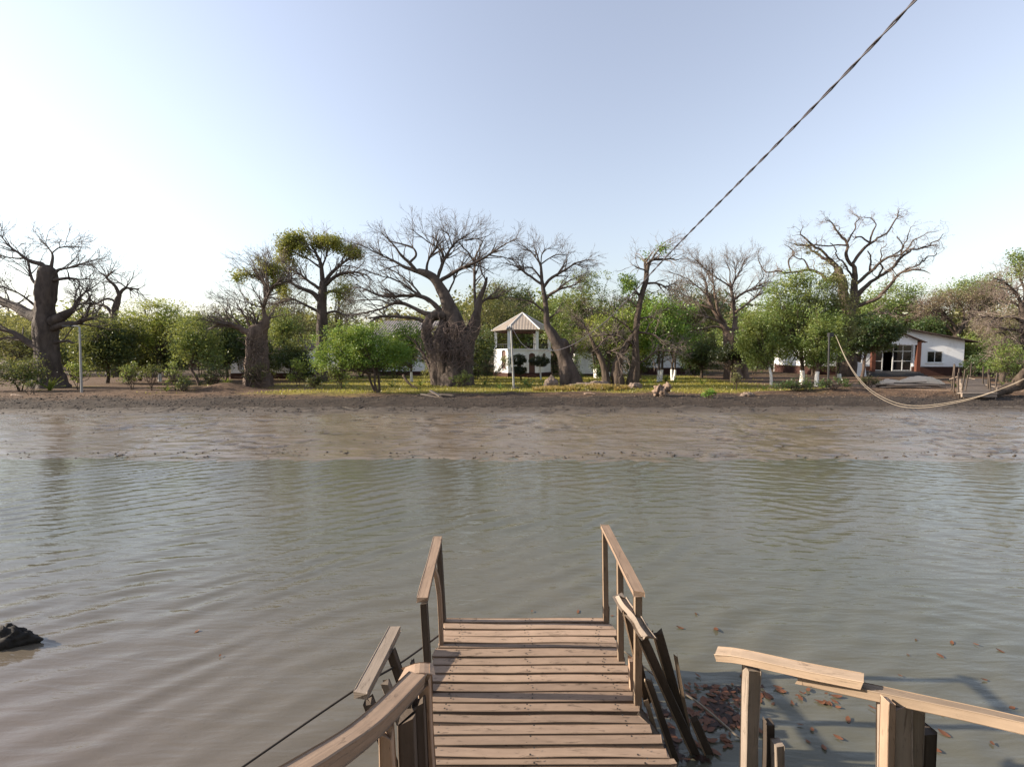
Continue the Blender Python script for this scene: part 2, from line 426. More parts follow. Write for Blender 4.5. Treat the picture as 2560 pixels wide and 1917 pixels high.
# bank, garden and land to the horizon
xs = axis(-46, 50, .22, -3000, 3000, 1.3); ys = axis(19.33, 27, .11, 19.33, 3000, 1.09)
Xg, Yg, F = grid(xs, ys); Z = ground(Xg, Yg)
Z = np.where(Yg < 19.5, Z-.004, Z)
n1 = fbm(Xg*.5, Yg*.9, 0, 51, 4); n2 = fbm(Xg*2.2, Yg*3.0, 0, 52, 4); n3 = fbm(Xg*.13, Yg*.16, 0, 53, 3)
mudc, soil, lawn, litter = np.array([.048, .038, .031]), np.array([.115, .074, .048]), np.array([.20, .17, .04]), np.array([.085, .06, .038])
def sm(a, b, t):
    t = np.clip((t-a)/(b-a), 0, 1); return (t*t*(3-2*t))[..., None]
s_ = Yg - .5*shore(Xg)
edge = np.interp(Xg, [-40, -22, -10, -4, 6, 10, 16, 24, 40], [20.9, 21.0, 21.6, 22.4, 22.6, 22.8, 22.7, 21.9, 21.9])
t1 = sm(-.8, .8, s_ - edge + 1.0*n1 + .5*n2)
litter_c = litter*(1 + .35*n2[..., None])
C = mudc*(1+.35*n2[..., None])*(1-t1) + soil*(1+.3*n2[..., None])*t1
lx = np.interp(Xg, [-40, -17, -10, -5, 12, 15, 17, 21, 40], [.1, .3, .75, 1, 1, .85, .45, .15, .05])
t2 = sm(.3, 1.6, s_ - edge + 1.3*n1)*sm(-.15, .35, lx*1.2 - .55 + .5*n1 + .35*n3)*sm(-47, -43, -Yg)
C = C*(1-t2) + (lawn*(1+.3*n2[..., None]) + np.array([.03, -.01, .004])*n1[..., None])*t2
t3 = sm(41, 46, Yg + 3*n1); C = C*(1-t3) + litter_c*t3
sand = sm(14, 17, Xg)*sm(23.6, 24.6, s_ + .5*n1)*sm(-33, -30, -Yg); C = C*(1-sand) + np.array([.25, .17, .115])*(1+.25*n2[..., None])*sand
C = np.clip(C, .01, 1)
def ground_mat():
    m, n, b, o = new_mat('bank_soil')
    a = N(n, 'VertexColor'); a.layer_name = 'tint'
    co = N(n, 'NewGeometry').outputs['Position']
    f = tex(n, co, 5, 5, .7); g = tex(n, co, 22, 3, .6)
    c = mixc(n, a.outputs[0], (.5, .5, .5), .0 if False else .0)
    v = ramp(n, f, [(.3, (.62, .62, .62)), (.7, (1.3, 1.25, 1.2))])
    c = mixc(n, a.outputs[0], v, 1.0, 'MULTIPLY')
    n.links.new(c, b.inputs['Base Color']); b.inputs['Roughness'].default_value = .92
    b.inputs['Specular IOR Level'].default_value = .15
    nb = bump(n, None, f, .6, .05); bump(n, b, g, .6, .03, nb)
    return m
M['soil'] = ground_mat()
mesh_obj('ground', np.stack([Xg, Yg, Z], -1).reshape(-1, 3), F, M['soil'], smooth=True, colors=C.reshape(-1, 3), kind='structure')

# near bank behind the camera
xs = axis(-20, 20, 1.0, -2000, 2000, 1.3); ys = -axis(3.5, 12, .5, 3.5, 2000, 1.3)[::-1]
Xn, Yn, Fn = grid(xs, ys); Zn = np.interp(-Yn, [3.5, 5, 7, 10, 3000], [-.5, .0, .6, .8, .8]) + .06*fbm(Xn*.5, Yn*.5, 0, 61)
mesh_obj('near_bank_ground', np.stack([Xn, Yn, Zn], -1).reshape(-1, 3), Fn, M['soil'], smooth=True,
         colors=np.broadcast_to(np.array([.17, .11, .07]), (Xn.size, 3)), kind='structure')

# water with real ripples
xs = axis(-11, 11, .060, -1500, 1500, 1.28); ys = np.concatenate([np.arange(-6, 1.4, .3), np.arange(1.4, 13.6, .055)])
Xw, Yw, F = grid(xs, ys)
Zw = np.zeros_like(Xw); r2 = np.random.default_rng(5)
warp = .35*fbm(Xw*.45, Yw*.45, 0, 71, 3); warp2 = .35*fbm(Xw*.5, Yw*.5, 0, 77, 3)
def crest(ph): return .45*np.sin(ph) + .55*(1.27-2*np.abs(np.sin(ph*.5-.785)))       # rounded troughs, sharp crests
for k in range(20):
    right = k % 3 == 2
    a = R_(r2.normal(-22, 11)) if right else R_(r2.normal(31, 10))      # direction of the crests
    lam = r2.uniform(.22, .42); sl_ = r2.uniform(.024, .044)
    nx_, ny_ = -math.sin(a), math.cos(a)
    wgt = np.clip(.35+.09*Xw, .12, 1.0) if right else np.clip(.85-.05*Xw, .3, 1)
    env = np.clip(.55 + 1.0*fbm(Xw*.30, Yw*.30, 0, 80+k, 2), .08, 1.4)
    Zw += sl_*lam/(2*np.pi)*1.5*wgt*env*crest(2*np.pi/lam*((Xw+warp)*nx_ + (Yw+warp2)*ny_) + r2.uniform(0, 6.28))
Zw = Zw + .35*np.maximum(Zw, 0)**1.0*np.clip(fbm(Xw*2, Yw*3, 0, 95, 2)+.3, 0, 1)
Zw += .012*fbm(Xw*.6, Yw*.8, 0, 90, 2)*.5
Zw *= np.clip((13.0-Yw)/1.5, .3, 1)*np.clip((14-np.abs(Xw))/3, 0, 1)
def water_mat():
    m, n, b, o = new_mat('river_water')
    co = N(n, 'NewGeometry').outputs['Position']
    big = tex(n, mapping(n, co, (.25, .3, 1)), 1, 3, .5)
    c = ramp(n, big, [(.3, (.086, .087, .062)), (.7, (.110, .102, .076))])
    sx = N(n, 'SeparateXYZ'); n.links.new(co, sx.inputs[0])
    gx_ = N(n, 'MapRange', i_1=1.5, i_2=-4.0, i_3=0.0, i_4=1.0); n.links.new(sx.outputs[0], gx_.inputs[0])
    gy_ = N(n, 'MapRange', i_1=6.5, i_2=2.5, i_3=0.0, i_4=1.0); n.links.new(sx.outputs[1], gy_.inputs[0])
    pl = N(n, 'Math', operation='MULTIPLY'); n.links.new(gx_.outputs[0], pl.inputs[0]); n.links.new(gy_.outputs[0], pl.inputs[1])
    c = mixc(n, c, (.128, .100, .080), pl.outputs[0])            # silt stirred up in the shallows by the near bank
    n.links.new(c, b.inputs['Base Color'])
    b.inputs['Roughness'].default_value = .02; b.inputs['IOR'].default_value = 1.5
    h1 = tex(n, mapping(n, co, (1.1, 6.5, 1), rot=(0, 0, R_(-30))), 1.0, 2, .5, dist=.3)
    h2 = tex(n, mapping(n, co, (2.0, 9, 1), rot=(0, 0, R_(18))), 1.0, 2, .5, dist=.3)
    h3 = tex(n, mapping(n, co, (4.5, 15, 1), rot=(0, 0, R_(-26))), 1.0, 3, .6, dist=.4)
    nb = bump(n, None, h1, .28, .05); nb = bump(n, None, h2, .16, .04, nb); bump(n, b, h3, .26, .016, nb)
    return m
mesh_obj('water', np.stack([Xw, Yw, Zw], -1).reshape(-1, 3), F, water_mat(), smooth=True, kind='structure')

# clods and litter on the bank
def lumps(n, xr, yr, smin, smax, name, mat, seed, flat=.6):
    r = np.random.default_rng(seed)
    base = np.array([(1,0,0),(0,1,0),(-1,0,0),(0,-1,0),(0,0,1),(0,0,-.3)], float)
    fc = np.array([(0,1,4),(1,2,4),(2,3,4),(3,0,4),(1,0,5),(2,1,5),(3,2,5),(0,3,5)])
    x = r.uniform(*xr, n); y = r.uniform(*yr, n); s = r.uniform(smin, smax, n)
    a = r.uniform(0, 6.28, n); sc3 = np.stack([s*r.uniform(.8, 2.0, n), s*r.uniform(.6, 1.2, n), s*flat*r.uniform(.5, 1.2, n)], -1)
    v = base[None]*sc3[:, None, :]*r.uniform(.7, 1.3, (n, 6, 1))
    ca, sa = np.cos(a)[:, None], np.sin(a)[:, None]
    v = np.stack([v[..., 0]*ca-v[..., 1]*sa, v[..., 0]*sa+v[..., 1]*ca, v[..., 2]], -1)
    v += np.stack([x, y, ground(x, y)], -1)[:, None, :]
    Fc = (fc[None] + (np.arange(n)*6)[:, None, None]).reshape(-1, 3)
    return mesh_obj(name, v.reshape(-1, 3), Fc, mat, kind='stuff')
M['clod'] = plain('mud_clod', (.05, .041, .035), .9, sc_=5, var=.45)
M['litter'] = plain('leaf_litter', (.20, .14, .095), .9, sc_=7, var=.5)
tag(lumps(7500, (-30, 30), (18.5, 22.6), .012, .05, 'mud_clods', M['clod'], 3), 'dark clods of dried mud strewn along the far bank', 'mud')
tag(lumps(1300, (-24, 24), (11.9, 18.6), .010, .034, 'mud_crumbs', M['clod'], 8, .5), 'small dark crumbs and shells scattered over the wet mud flat', 'mud')
tag(lumps(420, (-18, 18), (11.8, 12.5), .012, .045, 'tide_line_debris', M['clod'], 9, .6), 'dark bits of debris strewn along the tide line', 'debris')
tag(lumps(2600, (-30, 30), (21.6, 24.6), .02, .055, 'leaf_litter', M['litter'], 4, .3), 'dry fallen leaves scattered on the edge of the far bank', 'leaf litter')

def blades(n, xr, yr, name, mat, seed, h=(.07, .2), mask=None):
    r = np.random.default_rng(seed)
    x = r.uniform(*xr, n); y = r.uniform(*yr, n)
    if mask is not None:
        k = mask(x, y, r); x, y = x[k], y[k]; n = len(x)
    z = ground(x, y); hh = r.uniform(*h, n); a = r.uniform(0, 6.28, n); wd = .022 + .012*r.random(n)
    p = np.stack([x, y, z-.01], -1); dv = np.stack([np.cos(a), np.sin(a), 0*a], -1)
    tip = p + np.stack([r.normal(0, .35, n)*hh, r.normal(0, .35, n)*hh, hh], -1)
    v = np.stack([p-dv*wd[:, None], p+dv*wd[:, None], tip], 1)
    return mesh_obj(name, v.reshape(-1, 3), np.arange(3*n).reshape(-1, 3), mat, kind='stuff')
def lawn_mask(x, y, r):
    lxv = np.interp(x, [-40, -17, -10, -5, 12, 15, 17, 21, 40], [.1, .3, .75, 1, 1, .85, .45, .15, .05])
    ed = np.interp(x, [-40, -22, -10, -4, 6, 10, 16, 24, 40], [20.9, 21.0, 21.6, 22.4, 22.6, 22.8, 22.7, 21.9, 21.9])
    return (lxv*1.2-.45+.5*fbm(x*.5, y*.9, 0, 51, 4) > r.random(len(x))*.4) & (y > ed + .6 - .9*fbm(x*.5, y*.9, 0, 51, 4))
tag(blades(42000, (-22, 24), (23, 42), 'lawn_grass', M['grass'], 5, (.05, .13), lawn_mask), 'short yellow green lawn grass under the trees across the river', 'grass')
def strip_mask(x, y, r):
    return np.abs(fbm(x*.8, y*.8, 0, 99, 3)) > .1
tag(blades(7000, (1.2, 6.6), (24.2, 25.6), 'dry_grass', M['grass_dry'], 6, (.08, .26), strip_mask), 'rust coloured dry grass on the raised edge before the baobab roots', 'grass')
# ---------------------------------------------------------------- tree tools
def grow(r, Pp, Rp, n, L, ang, K=5, gnarl=.18, up=0.0, rs=.55, rmax=.05, rmin=.006, tmin=.25, tip=.35):
    """n new shoots growing from the parent centre lines Pp (N,Kp,3)"""
    Np, Kp, _ = Pp.shape
    seg = np.linalg.norm(np.diff(Pp, axis=1), axis=2).sum(1)
    pi = r.choice(Np, n, p=seg/seg.sum())
    t = tmin + (1-tmin)*r.random(n)**.8
    f = t*(Kp-1); i = np.minimum(f.astype(int), Kp-2); fr = (f-i)[:, None]
    p0 = Pp[pi, i]*(1-fr) + Pp[pi, i+1]*fr
    T = unit(Pp[pi, i+1]-Pp[pi, i]); r0 = Rp[pi, i]*(1-fr[:, 0]) + Rp[pi, i+1]*fr[:, 0]
    q = r.normal(size=(n, 3)); q = unit(q - (q*T).sum(1, keepdims=True)*T)
    a = np.radians(r.normal(ang, ang*.28, n))[:, None]
    d = unit(np.cos(a)*T + np.sin(a)*q + np.array([0, 0, up]))
    ln = r.uniform(L[0], L[1], n)*(1.15-.5*t)
    out_ = [p0]; p = p0
    for k in range(1, K):
        d = unit(d + gnarl*r.normal(size=(n, 3)) + np.array([0, 0, up*.25]))
        p = p + d*(ln/(K-1))[:, None]; out_.append(p)
    Pn = np.stack(out_, 1)
    rb = np.clip(r0*rs, rmin, rmax)
    Rn = rb[:, None]*np.linspace(1, tip, K)[None, :]
    return Pn, np.maximum(Rn, rmin*.6)
def leaves(r, C, per, sig, size, asp=.5, flat=0.0, droop=0.0):
    """per leaf quads round every centre in C (N,3)"""
    n = len(C)*per
    c = np.repeat(C, per, 0) + np.clip(r.normal(size=(n, 3)), -1.6, 1.6)*np.asarray(sig)*np.repeat(r.uniform(.45, 1.5, (len(C), 1)), per, 0)
    a = r.normal(size=(n, 3)); a[:, 2] -= droop; a = unit(a)
    b = r.normal(size=(n, 3))
    b = unit(np.cross(a, b)); 
    if flat:
        b[:, 2] *= (1-flat); a[:, 2] *= (1-flat); a = unit(a); b = unit(b)
    s = size*r.uniform(.6, 1.4, n)[:, None]
    V = np.stack([c-a*s*.5, c+b*s*asp*.5, c+a*s*.5, c-b*s*asp*.5], 1).reshape(-1, 3)
    return V, np.arange(4*n).reshape(-1, 4)
def limb_px(r, pts, d, ox=0., oy=0., s=1., depth=.35, K=26, dend=None, gn=.0):
    """rows (x,y,radius) in photograph pixels -> world centre line at distance d"""
    a = np.array(pts, float); px, py, rp = ox+a[:, 0]/s, oy+a[:, 1]/s, a[:, 2]/s
    L = np.linalg.norm([px[-1]-px[0], py[-1]-py[0]])*d/FPX
    e = r.uniform(-depth, depth)*L if dend is None else dend
    t = np.linspace(0, 1, len(a))**1.3
    W = np.array([P(x, y, d+e*q) for x, y, q in zip(px, py, t)])
    rw = rp*(d+e*t)/FPX
    q = resample(np.hstack([W, rw[:, None]]), K)
    if gn:
        tt = np.linspace(0, 1, K)*L*1.4; q[:, :3] += gn*np.stack([noise(tt*1.7, 1.3+i*9, e, 3+i) for i in range(3)], -1)*np.linspace(.1, 1, K)[:, None]
    return q[:, :3], np.maximum(q[:, 3], .006)
def ground_z(x, y): return float(ground(np.array([x]), np.array([y]))[0])

def bare_tree(name, label, d, zoom, trunks, limbs, twigs, bark_m, twig_m, seed, base_px, cat='tree', group=None,
              flute=.16, fol=None, depth=.35, gn=.08, extra=None):
    """trunks, limbs: rows of photograph pixels; twigs: list of grow levels; fol: list of (cx,cy,rx,ry,n) leaf patches"""
    r = np.random.default_rng(seed); ox, oy, s = zoom
    bx = X(base_px, d); bz = ground_z(bx, d)
    root = thing(name, (bx, d, bz-.05), label, cat, group)
    tp = [limb_px(r, t, d, ox, oy, s, depth=.0, K=34, dend=0.0, gn=gn*.5) for t in trunks]
    for p, q in tp:                                   # root flare in the soil
        if p[0, 2] < bz + 1.2:
            p[0, 2] = min(p[0, 2], bz-.1)
    lp = [limb_px(r, t, d, ox, oy, s, depth=depth, gn=gn) for t in limbs]
    Pt, Rt = np.stack([a for a, _ in tp]), np.stack([b for _, b in tp])
    parts = [tubes(Pt, Rt, 30, flute, seed)]
    if lp:
        Pl, Rl = np.stack([a for a, _ in lp]), np.stack([b for _, b in lp])
        parts.append(tubes(Pl, Rl, 9, flute*.6, seed+1))
    else:
        Pl, Rl = Pt, Rt
    V, F, U = join(parts)
    mesh_obj('trunk', V, F, bark_m, root, smooth=True)
    tw = []; src = (Pl, Rl)
    for lv in twigs:
        lv = dict(lv); frm = lv.pop('frm', None)
        q = grow(r, *(src if frm is None else frm), **lv); tw.append(q); src = q
    if tw:
        V, F, U = join([tubes(a, b, 4 if i < 1 else 3) for i, (a, b) in enumerate(tw)])
        mesh_obj('twigs', V, F, twig_m, root, smooth=True, kind='stuff')
    if fol:
        cs = []
        ends = np.concatenate([a[:, 2:].reshape(-1, 3) for a, _ in tw[-2:]])
        Vs, Fs, n0 = [], [], 0
        for (cx, cy, rx, ry, nn) in fol['patches']:
            c = np.array([P(ox+cx/s, oy+cy/s, d)]); k = d/FPX/s
            q = r.normal(size=(nn, 3)); q = unit(q)*r.random((nn, 1))**.45
            C = c + q*np.array([rx*k, max(rx, ry)*k*1.2, ry*k])
            cs.append(C)
        C = np.vstack(cs); C = C[noise(C[:, 0]*1.25, C[:, 1]*1.25, C[:, 2]*1.6, seed) > fol.get('cull', -.08)]
        V, F = leaves(r, C, fol.get('per', 26), fol.get('sig', .22), fol.get('size', .13)*1.05, .5, droop=fol.get('droop', .3))
        mesh_obj('crown', V, F, fol['mat'], root, kind='stuff')
    return root, (Pl, Rl), tw

def leafy(name, label, d, base_px, lobes, mat, n, seed, size=.13, trunk_r=.12, sig=.30, per=34, cat='tree', group=None, bark_m=None,
          stems=1, lime=0.0, lean=0.0, asp=.5, flat=.0, droop=.1, twiggy=0, twig_m=None, depth=.9, shell=.45, spread=.25, hollow=True):
    """lobes: (cx,cy,rx,ry[,dY]) in photograph pixels; n leaf clumps in all"""
    r = np.random.default_rng(seed); k = d/FPX
    if d > 27.5: n = int(n*1.25); size *= 1.06
    bx = X(base_px, d); bz = ground_z(bx, d)
    root = thing(name, (bx, d, bz-.03), label, cat, group)
    ar = np.array([l[2]*l[3] for l in lobes], float); cnt = np.maximum(3, (n*ar/ar.sum()).astype(int))
    C = []; cen = []
    for l, c in zip(lobes, cnt):
        o_ = P(l[0], l[1], d + (l[4] if len(l) > 4 else 0)); cen.append(o_)
        q = unit(r.normal(size=(c, 3)))*(r.random((c, 1))**shell)
        lump = 1 + .38*noise(q[:, 0]*2.2+seed, q[:, 1]*2.2, q[:, 2]*2.2, seed)[:, None]
        C.append(o_ + q*lump*np.array([l[2]*k, depth*.5*(l[2]+l[3])*k, l[3]*k]))
    C = np.vstack(C)
    gap = noise(C[:, 0]*1.1/max(sig/.3, .6), C[:, 1]*1.1/max(sig/.3, .6), C[:, 2]*1.3/max(sig/.3, .6), seed+3)
    keep = gap > -.38
    out_l = r.random(len(C)) < .07                          # a few shoots that break the outline
    C = np.where(out_l[:, None], cen[0] + (C-cen[0])*1.14, C)[keep]
    C = C[C[:, 2] > bz+.12]
    V, F = leaves(r, C, per, (sig, sig, sig*(.55 if flat else .8)), size, asp, flat, droop)
    ok = V[:, 2] > bz+.02
    V[:, 2] = np.where(ok, V[:, 2], bz+.02)
    mesh_obj('crown', V, F, mat, root, kind='stuff')
    bm_ = bark_m or M['bark_brown']
    cm = np.mean(cen, 0); low = min(c[2] for c in C)
    tp, tr = [], []
    for i in range(stems):
        a = (i/stems)*6.28 + seed; off = (0 if stems == 1 else trunk_r*1.2)
        b0 = np.array([bx+off*math.cos(a), d+off*math.sin(a), bz-.1])
        tgt = cm + np.array([spread*(C[:, 0].max()-C[:, 0].min())*math.cos(a), .4*math.sin(a), 0]) if stems > 1 else cm.copy()
        mid = b0*.55 + tgt*.45; mid[0] = b0[0] + (tgt[0]-b0[0])*.3 + lean; mid[2] = b0[2]*.5 + tgt[2]*.5
        pp = resample(np.vstack([b0, b0+(mid-b0)*.5+r.normal(0, .05, 3), mid, tgt]), 14); tp.append(pp)
        tr.append(trunk_r*(1 if stems == 1 else .75)*np.linspace(1.15, .35, 14))
    Pt, Rt = np.stack(tp), np.stack(tr)
    # a branch towards clumps in the crown
    m = min(len(C), 46); ci = r.choice(len(C), m, replace=False); br, bR = [], []
    for j in ci:
        si = r.integers(stems); f = r.uniform(.42, .95); p0 = Pt[si, int(f*13)]
        e = C[j]; md = p0*.5 + e*.5 + r.normal(0, .12, 3) + np.array([0, 0, -.08*np.linalg.norm(e-p0)])
        br.append(resample(np.vstack([p0, md, e]), 6)); bR.append(np.linspace(max(.012, trunk_r*.30), .009, 6))
    br, bR = np.stack(br), np.stack(bR)
    V, F, U = join([tubes(Pt, Rt, 12, .12, seed), tubes(br, bR, 5)])
    mesh_obj('trunk', V, F, bm_, root, smooth=True)
    if twiggy:
        a = grow(r, br, bR, twiggy, (.35, .95), 45, K=4, gnarl=.3, rmax=.016, rmin=.008, tmin=.3)
        V, F, U = join([tubes(*a, 3)])
        mesh_obj('twigs', V, F, twig_m or M['twig'], root, kind='stuff')
    if lime:
        for si in range(stems):
            q = Pt[si][:8]; zz = q[:, 2]; kk = max(2, int((zz < bz+lime).sum()))
            q = q[:kk]; V, F, U = tubes(resample(q, 6)[None], np.interp(np.linspace(0, kk-1, 6), range(14), Rt[si])[None]*1.07+.006, 12)
            mesh_obj('limewashed_trunk_base', V, F, M['lime'], root, smooth=True)
    return root
# ---------------------------------------------------------------- baobabs and other bare trees (rows traced limb by limb)
Z1, Z2, Z3, Z4, Z5, Z6 = [(a, b, 3.312) for a, b in ((0, 540), (400, 540), (850, 520), (1200, 540), (1600, 540), (2060, 520))]
tw_baobab = [dict(n=300, L=(1.0, 2.8), ang=34, K=7, gnarl=.12, up=.05, rmax=.046, rmin=.011),
             dict(n=1000, L=(.6, 1.6), ang=33, K=5, gnarl=.13, up=.03, rmax=.02, rmin=.008),
             dict(n=2300, L=(.3, 1.0), ang=34, K=4, gnarl=.16, up=.05, rmax=.011, rmin=.0065)]
def tws(base, f, lf=1.0, **kw):
    o = []
    for b in base:
        b = dict(b); b['n'] = int(b['n']*f); b['L'] = (b['L'][0]*lf, b['L'][1]*lf); b.update(kw); o.append(b)
    return o

def tws_r(base, f, rf, lf=1.0):
    o = tws(base, f, lf)
    for b in o: b['rmin'] *= rf; b['rmax'] *= min(rf, 1.3)
    return o
bare_tree('baobab_tree', 'huge bare baobab with a thick dark trunk at the far left', 27, Z1,
  [[(430,1445,125),(412,1370,100),(400,1200,80),(390,1050,76),(380,900,80),(374,760,66),(378,640,68),(388,540,58),(392,470,52),(397,425,38),(398,405,14)]],
  [[(330,850,52),(230,810,42),(120,745,34),(0,700,35),(-120,610,28),(-200,480,18),(-230,330,9)],
   [(340,1090,38),(240,1050,26),(150,985,20),(60,950,15),(-60,930,12),(-160,900,8)],
   [(430,880,48),(530,820,34),(600,775,20),(640,700,11),(700,640,7),(800,560,3)],
   [(430,930,32),(560,890,22),(660,880,15),(710,830,12),(745,740,6),(800,690,3)],
   [(390,455,28),(340,400,20),(270,380,16),(215,350,12),(130,290,8),(60,230,5),(0,160,3)],
   [(420,450,14),(435,360,9),(430,310,7),(390,250,4),(330,200,2)],
   [(430,520,15),(480,450,11),(560,430,8),(640,405,6),(720,380,4),(830,355,2)],
   [(430,535,13),(520,520,12),(600,515,10),(680,525,5),(800,520,2.5)],
   [(330,590,12),(270,530,10),(245,450,8),(240,400,6),(220,330,3)],
   [(330,780,14),(240,700,8),(160,640,6),(60,600,4),(-60,560,3)],
   [(440,1050,14),(540,1035,11),(620,1045,5)],
   [(215,350,8),(120,350,6),(20,330,4),(-80,300,3)], [(430,310,5),(500,260,4),(640,255,2)]],
  tws_r(tw_baobab, .62, 1.5, .72), M['bark'], M['twig'], 101, 130, group='baobabs across the river', flute=.3)

bare_tree('baobab_tree', 'small forked bare baobab rising behind the green trees on the left', 40, Z1,
  [[(955,1330,34),(952,1100,28),(948,900,25),(945,820,22),(965,720,22),(990,650,15)]],
  [[(988,660,14),(960,590,12),(910,540,10),(885,505,9),(920,470,6),(955,445,3)], [(985,665,12),(1010,620,12),(1050,595,10),(1150,605,6)],
   [(940,840,13),(890,760,12),(820,730,8),(740,725,6),(650,700,3)], [(950,710,9),(920,690,8),(860,690,8),(800,720,6),(720,690,3)],
   [(885,505,6),(865,485,4),(850,475,2)], [(1050,595,6),(1000,560,4),(950,545,2)]],
  tws_r(tw_baobab, .16, 1.7, .9), M['bark'], M['twig'], 102, 288, group='baobabs across the river')

t3, l3, w3 = bare_tree('baobab_tree', 'broad pale baobab stump trunk with one tall leafy branch beside white bungalow', 28, Z2,
  [[(822,1415,112),(810,1300,90),(800,1150,78),(800,1040,74),(806,975,74),(826,925,58),(850,885,34),(855,860,8)]],
  [[(780,975,40),(690,945,25),(620,905,18),(540,885,14),(470,900,6)], [(805,965,26),(798,900,20),(792,885,12)],
   [(840,950,48),(875,870,30),(860,800,17),(860,750,14),(885,660,15),(930,590,12),(960,570,8),(1000,500,4)],
   [(885,670,10),(900,610,12),(840,540,10),(800,500,6),(740,480,4),(640,500,2)], [(880,880,20),(910,840,11),(912,815,6)],
   [(885,650,8),(865,590,6),(850,520,4),(830,450,3),(760,440,2)], [(930,590,7),(940,500,5),(900,420,3)],
   [(700,945,12),(640,880,8),(560,800,5),(520,760,3)], [(760,950,12),(720,870,8),(680,790,5),(640,740,3)], [(850,760,7),(790,740,5),(720,720,3)]],
  tws_r(tw_baobab, .45, 1.35, .75), M['bark_red'], M['twig'], 103, 648, group='baobabs across the river', flute=.34,
  fol=dict(mat=M['yellow'], patches=[(700,490,80,26,30),(780,470,80,40,55),(880,410,100,42,75),(950,470,80,60,60),(860,440,60,50,30),(660,520,50,20,10),(960,560,40,40,16)], per=30, sig=.17, size=.12))

bare_tree('baobab_tree', 'tall straight baobab with yellow green leaves in its spreading crown', 33, Z2,
  [[(1330,1420,56),(1333,1300,46),(1337,1100,42),(1345,900,40),(1340,740,36),(1350,600,32),(1350,540,22)]],
  [[(1348,570,20),(1330,400,15),(1290,300,10),(1260,240,6),(1240,180,3)], [(1355,560,18),(1420,470,14),(1500,400,10),(1600,330,6),(1650,300,4)],
   [(1355,590,16),(1450,500,14),(1560,465,10),(1680,480,6),(1740,520,3)], [(1335,720,25),(1270,640,20),(1180,600,14),(1100,560,10),(1050,480,6),(1020,420,4)],
   [(1345,620,16),(1260,560,12),(1170,490,8),(1100,450,6),(1000,430,3)], [(1350,660,14),(1420,620,10),(1500,640,6),(1600,680,3)],
   [(1330,430,8),(1200,340,6),(1100,300,4),(1020,290,2)], [(1340,440,8),(1370,340,6),(1400,220,3)],
   [(1335,800,14),(1230,750,10),(1100,690,8),(980,720,6),(880,730,4)], [(1350,820,12),(1440,790,9),(1560,820,6),(1660,800,3)],
   [(1300,320,6),(1200,240,4),(1130,200,2)], [(1500,400,6),(1540,300,4),(1600,260,2)]],
  tws(tw_baobab, .8, .7), M['bark'], M['twig_pale'], 104, 802, group='baobabs across the river',
  fol=dict(mat=M['yellow'], patches=[(1110,215,110,55,170),(1220,190,110,45,120),(1310,210,100,55,120),(1050,285,85,45,70),(1420,235,85,60,95),(1600,310,80,50,110),(1030,400,100,50,110),(1180,290,100,50,40),(1500,300,60,40,22),(1010,590,45,90,40),(1540,580,50,80,40),(1450,650,70,60,20),(1150,420,80,40,20)], per=28, sig=.20, size=.13))

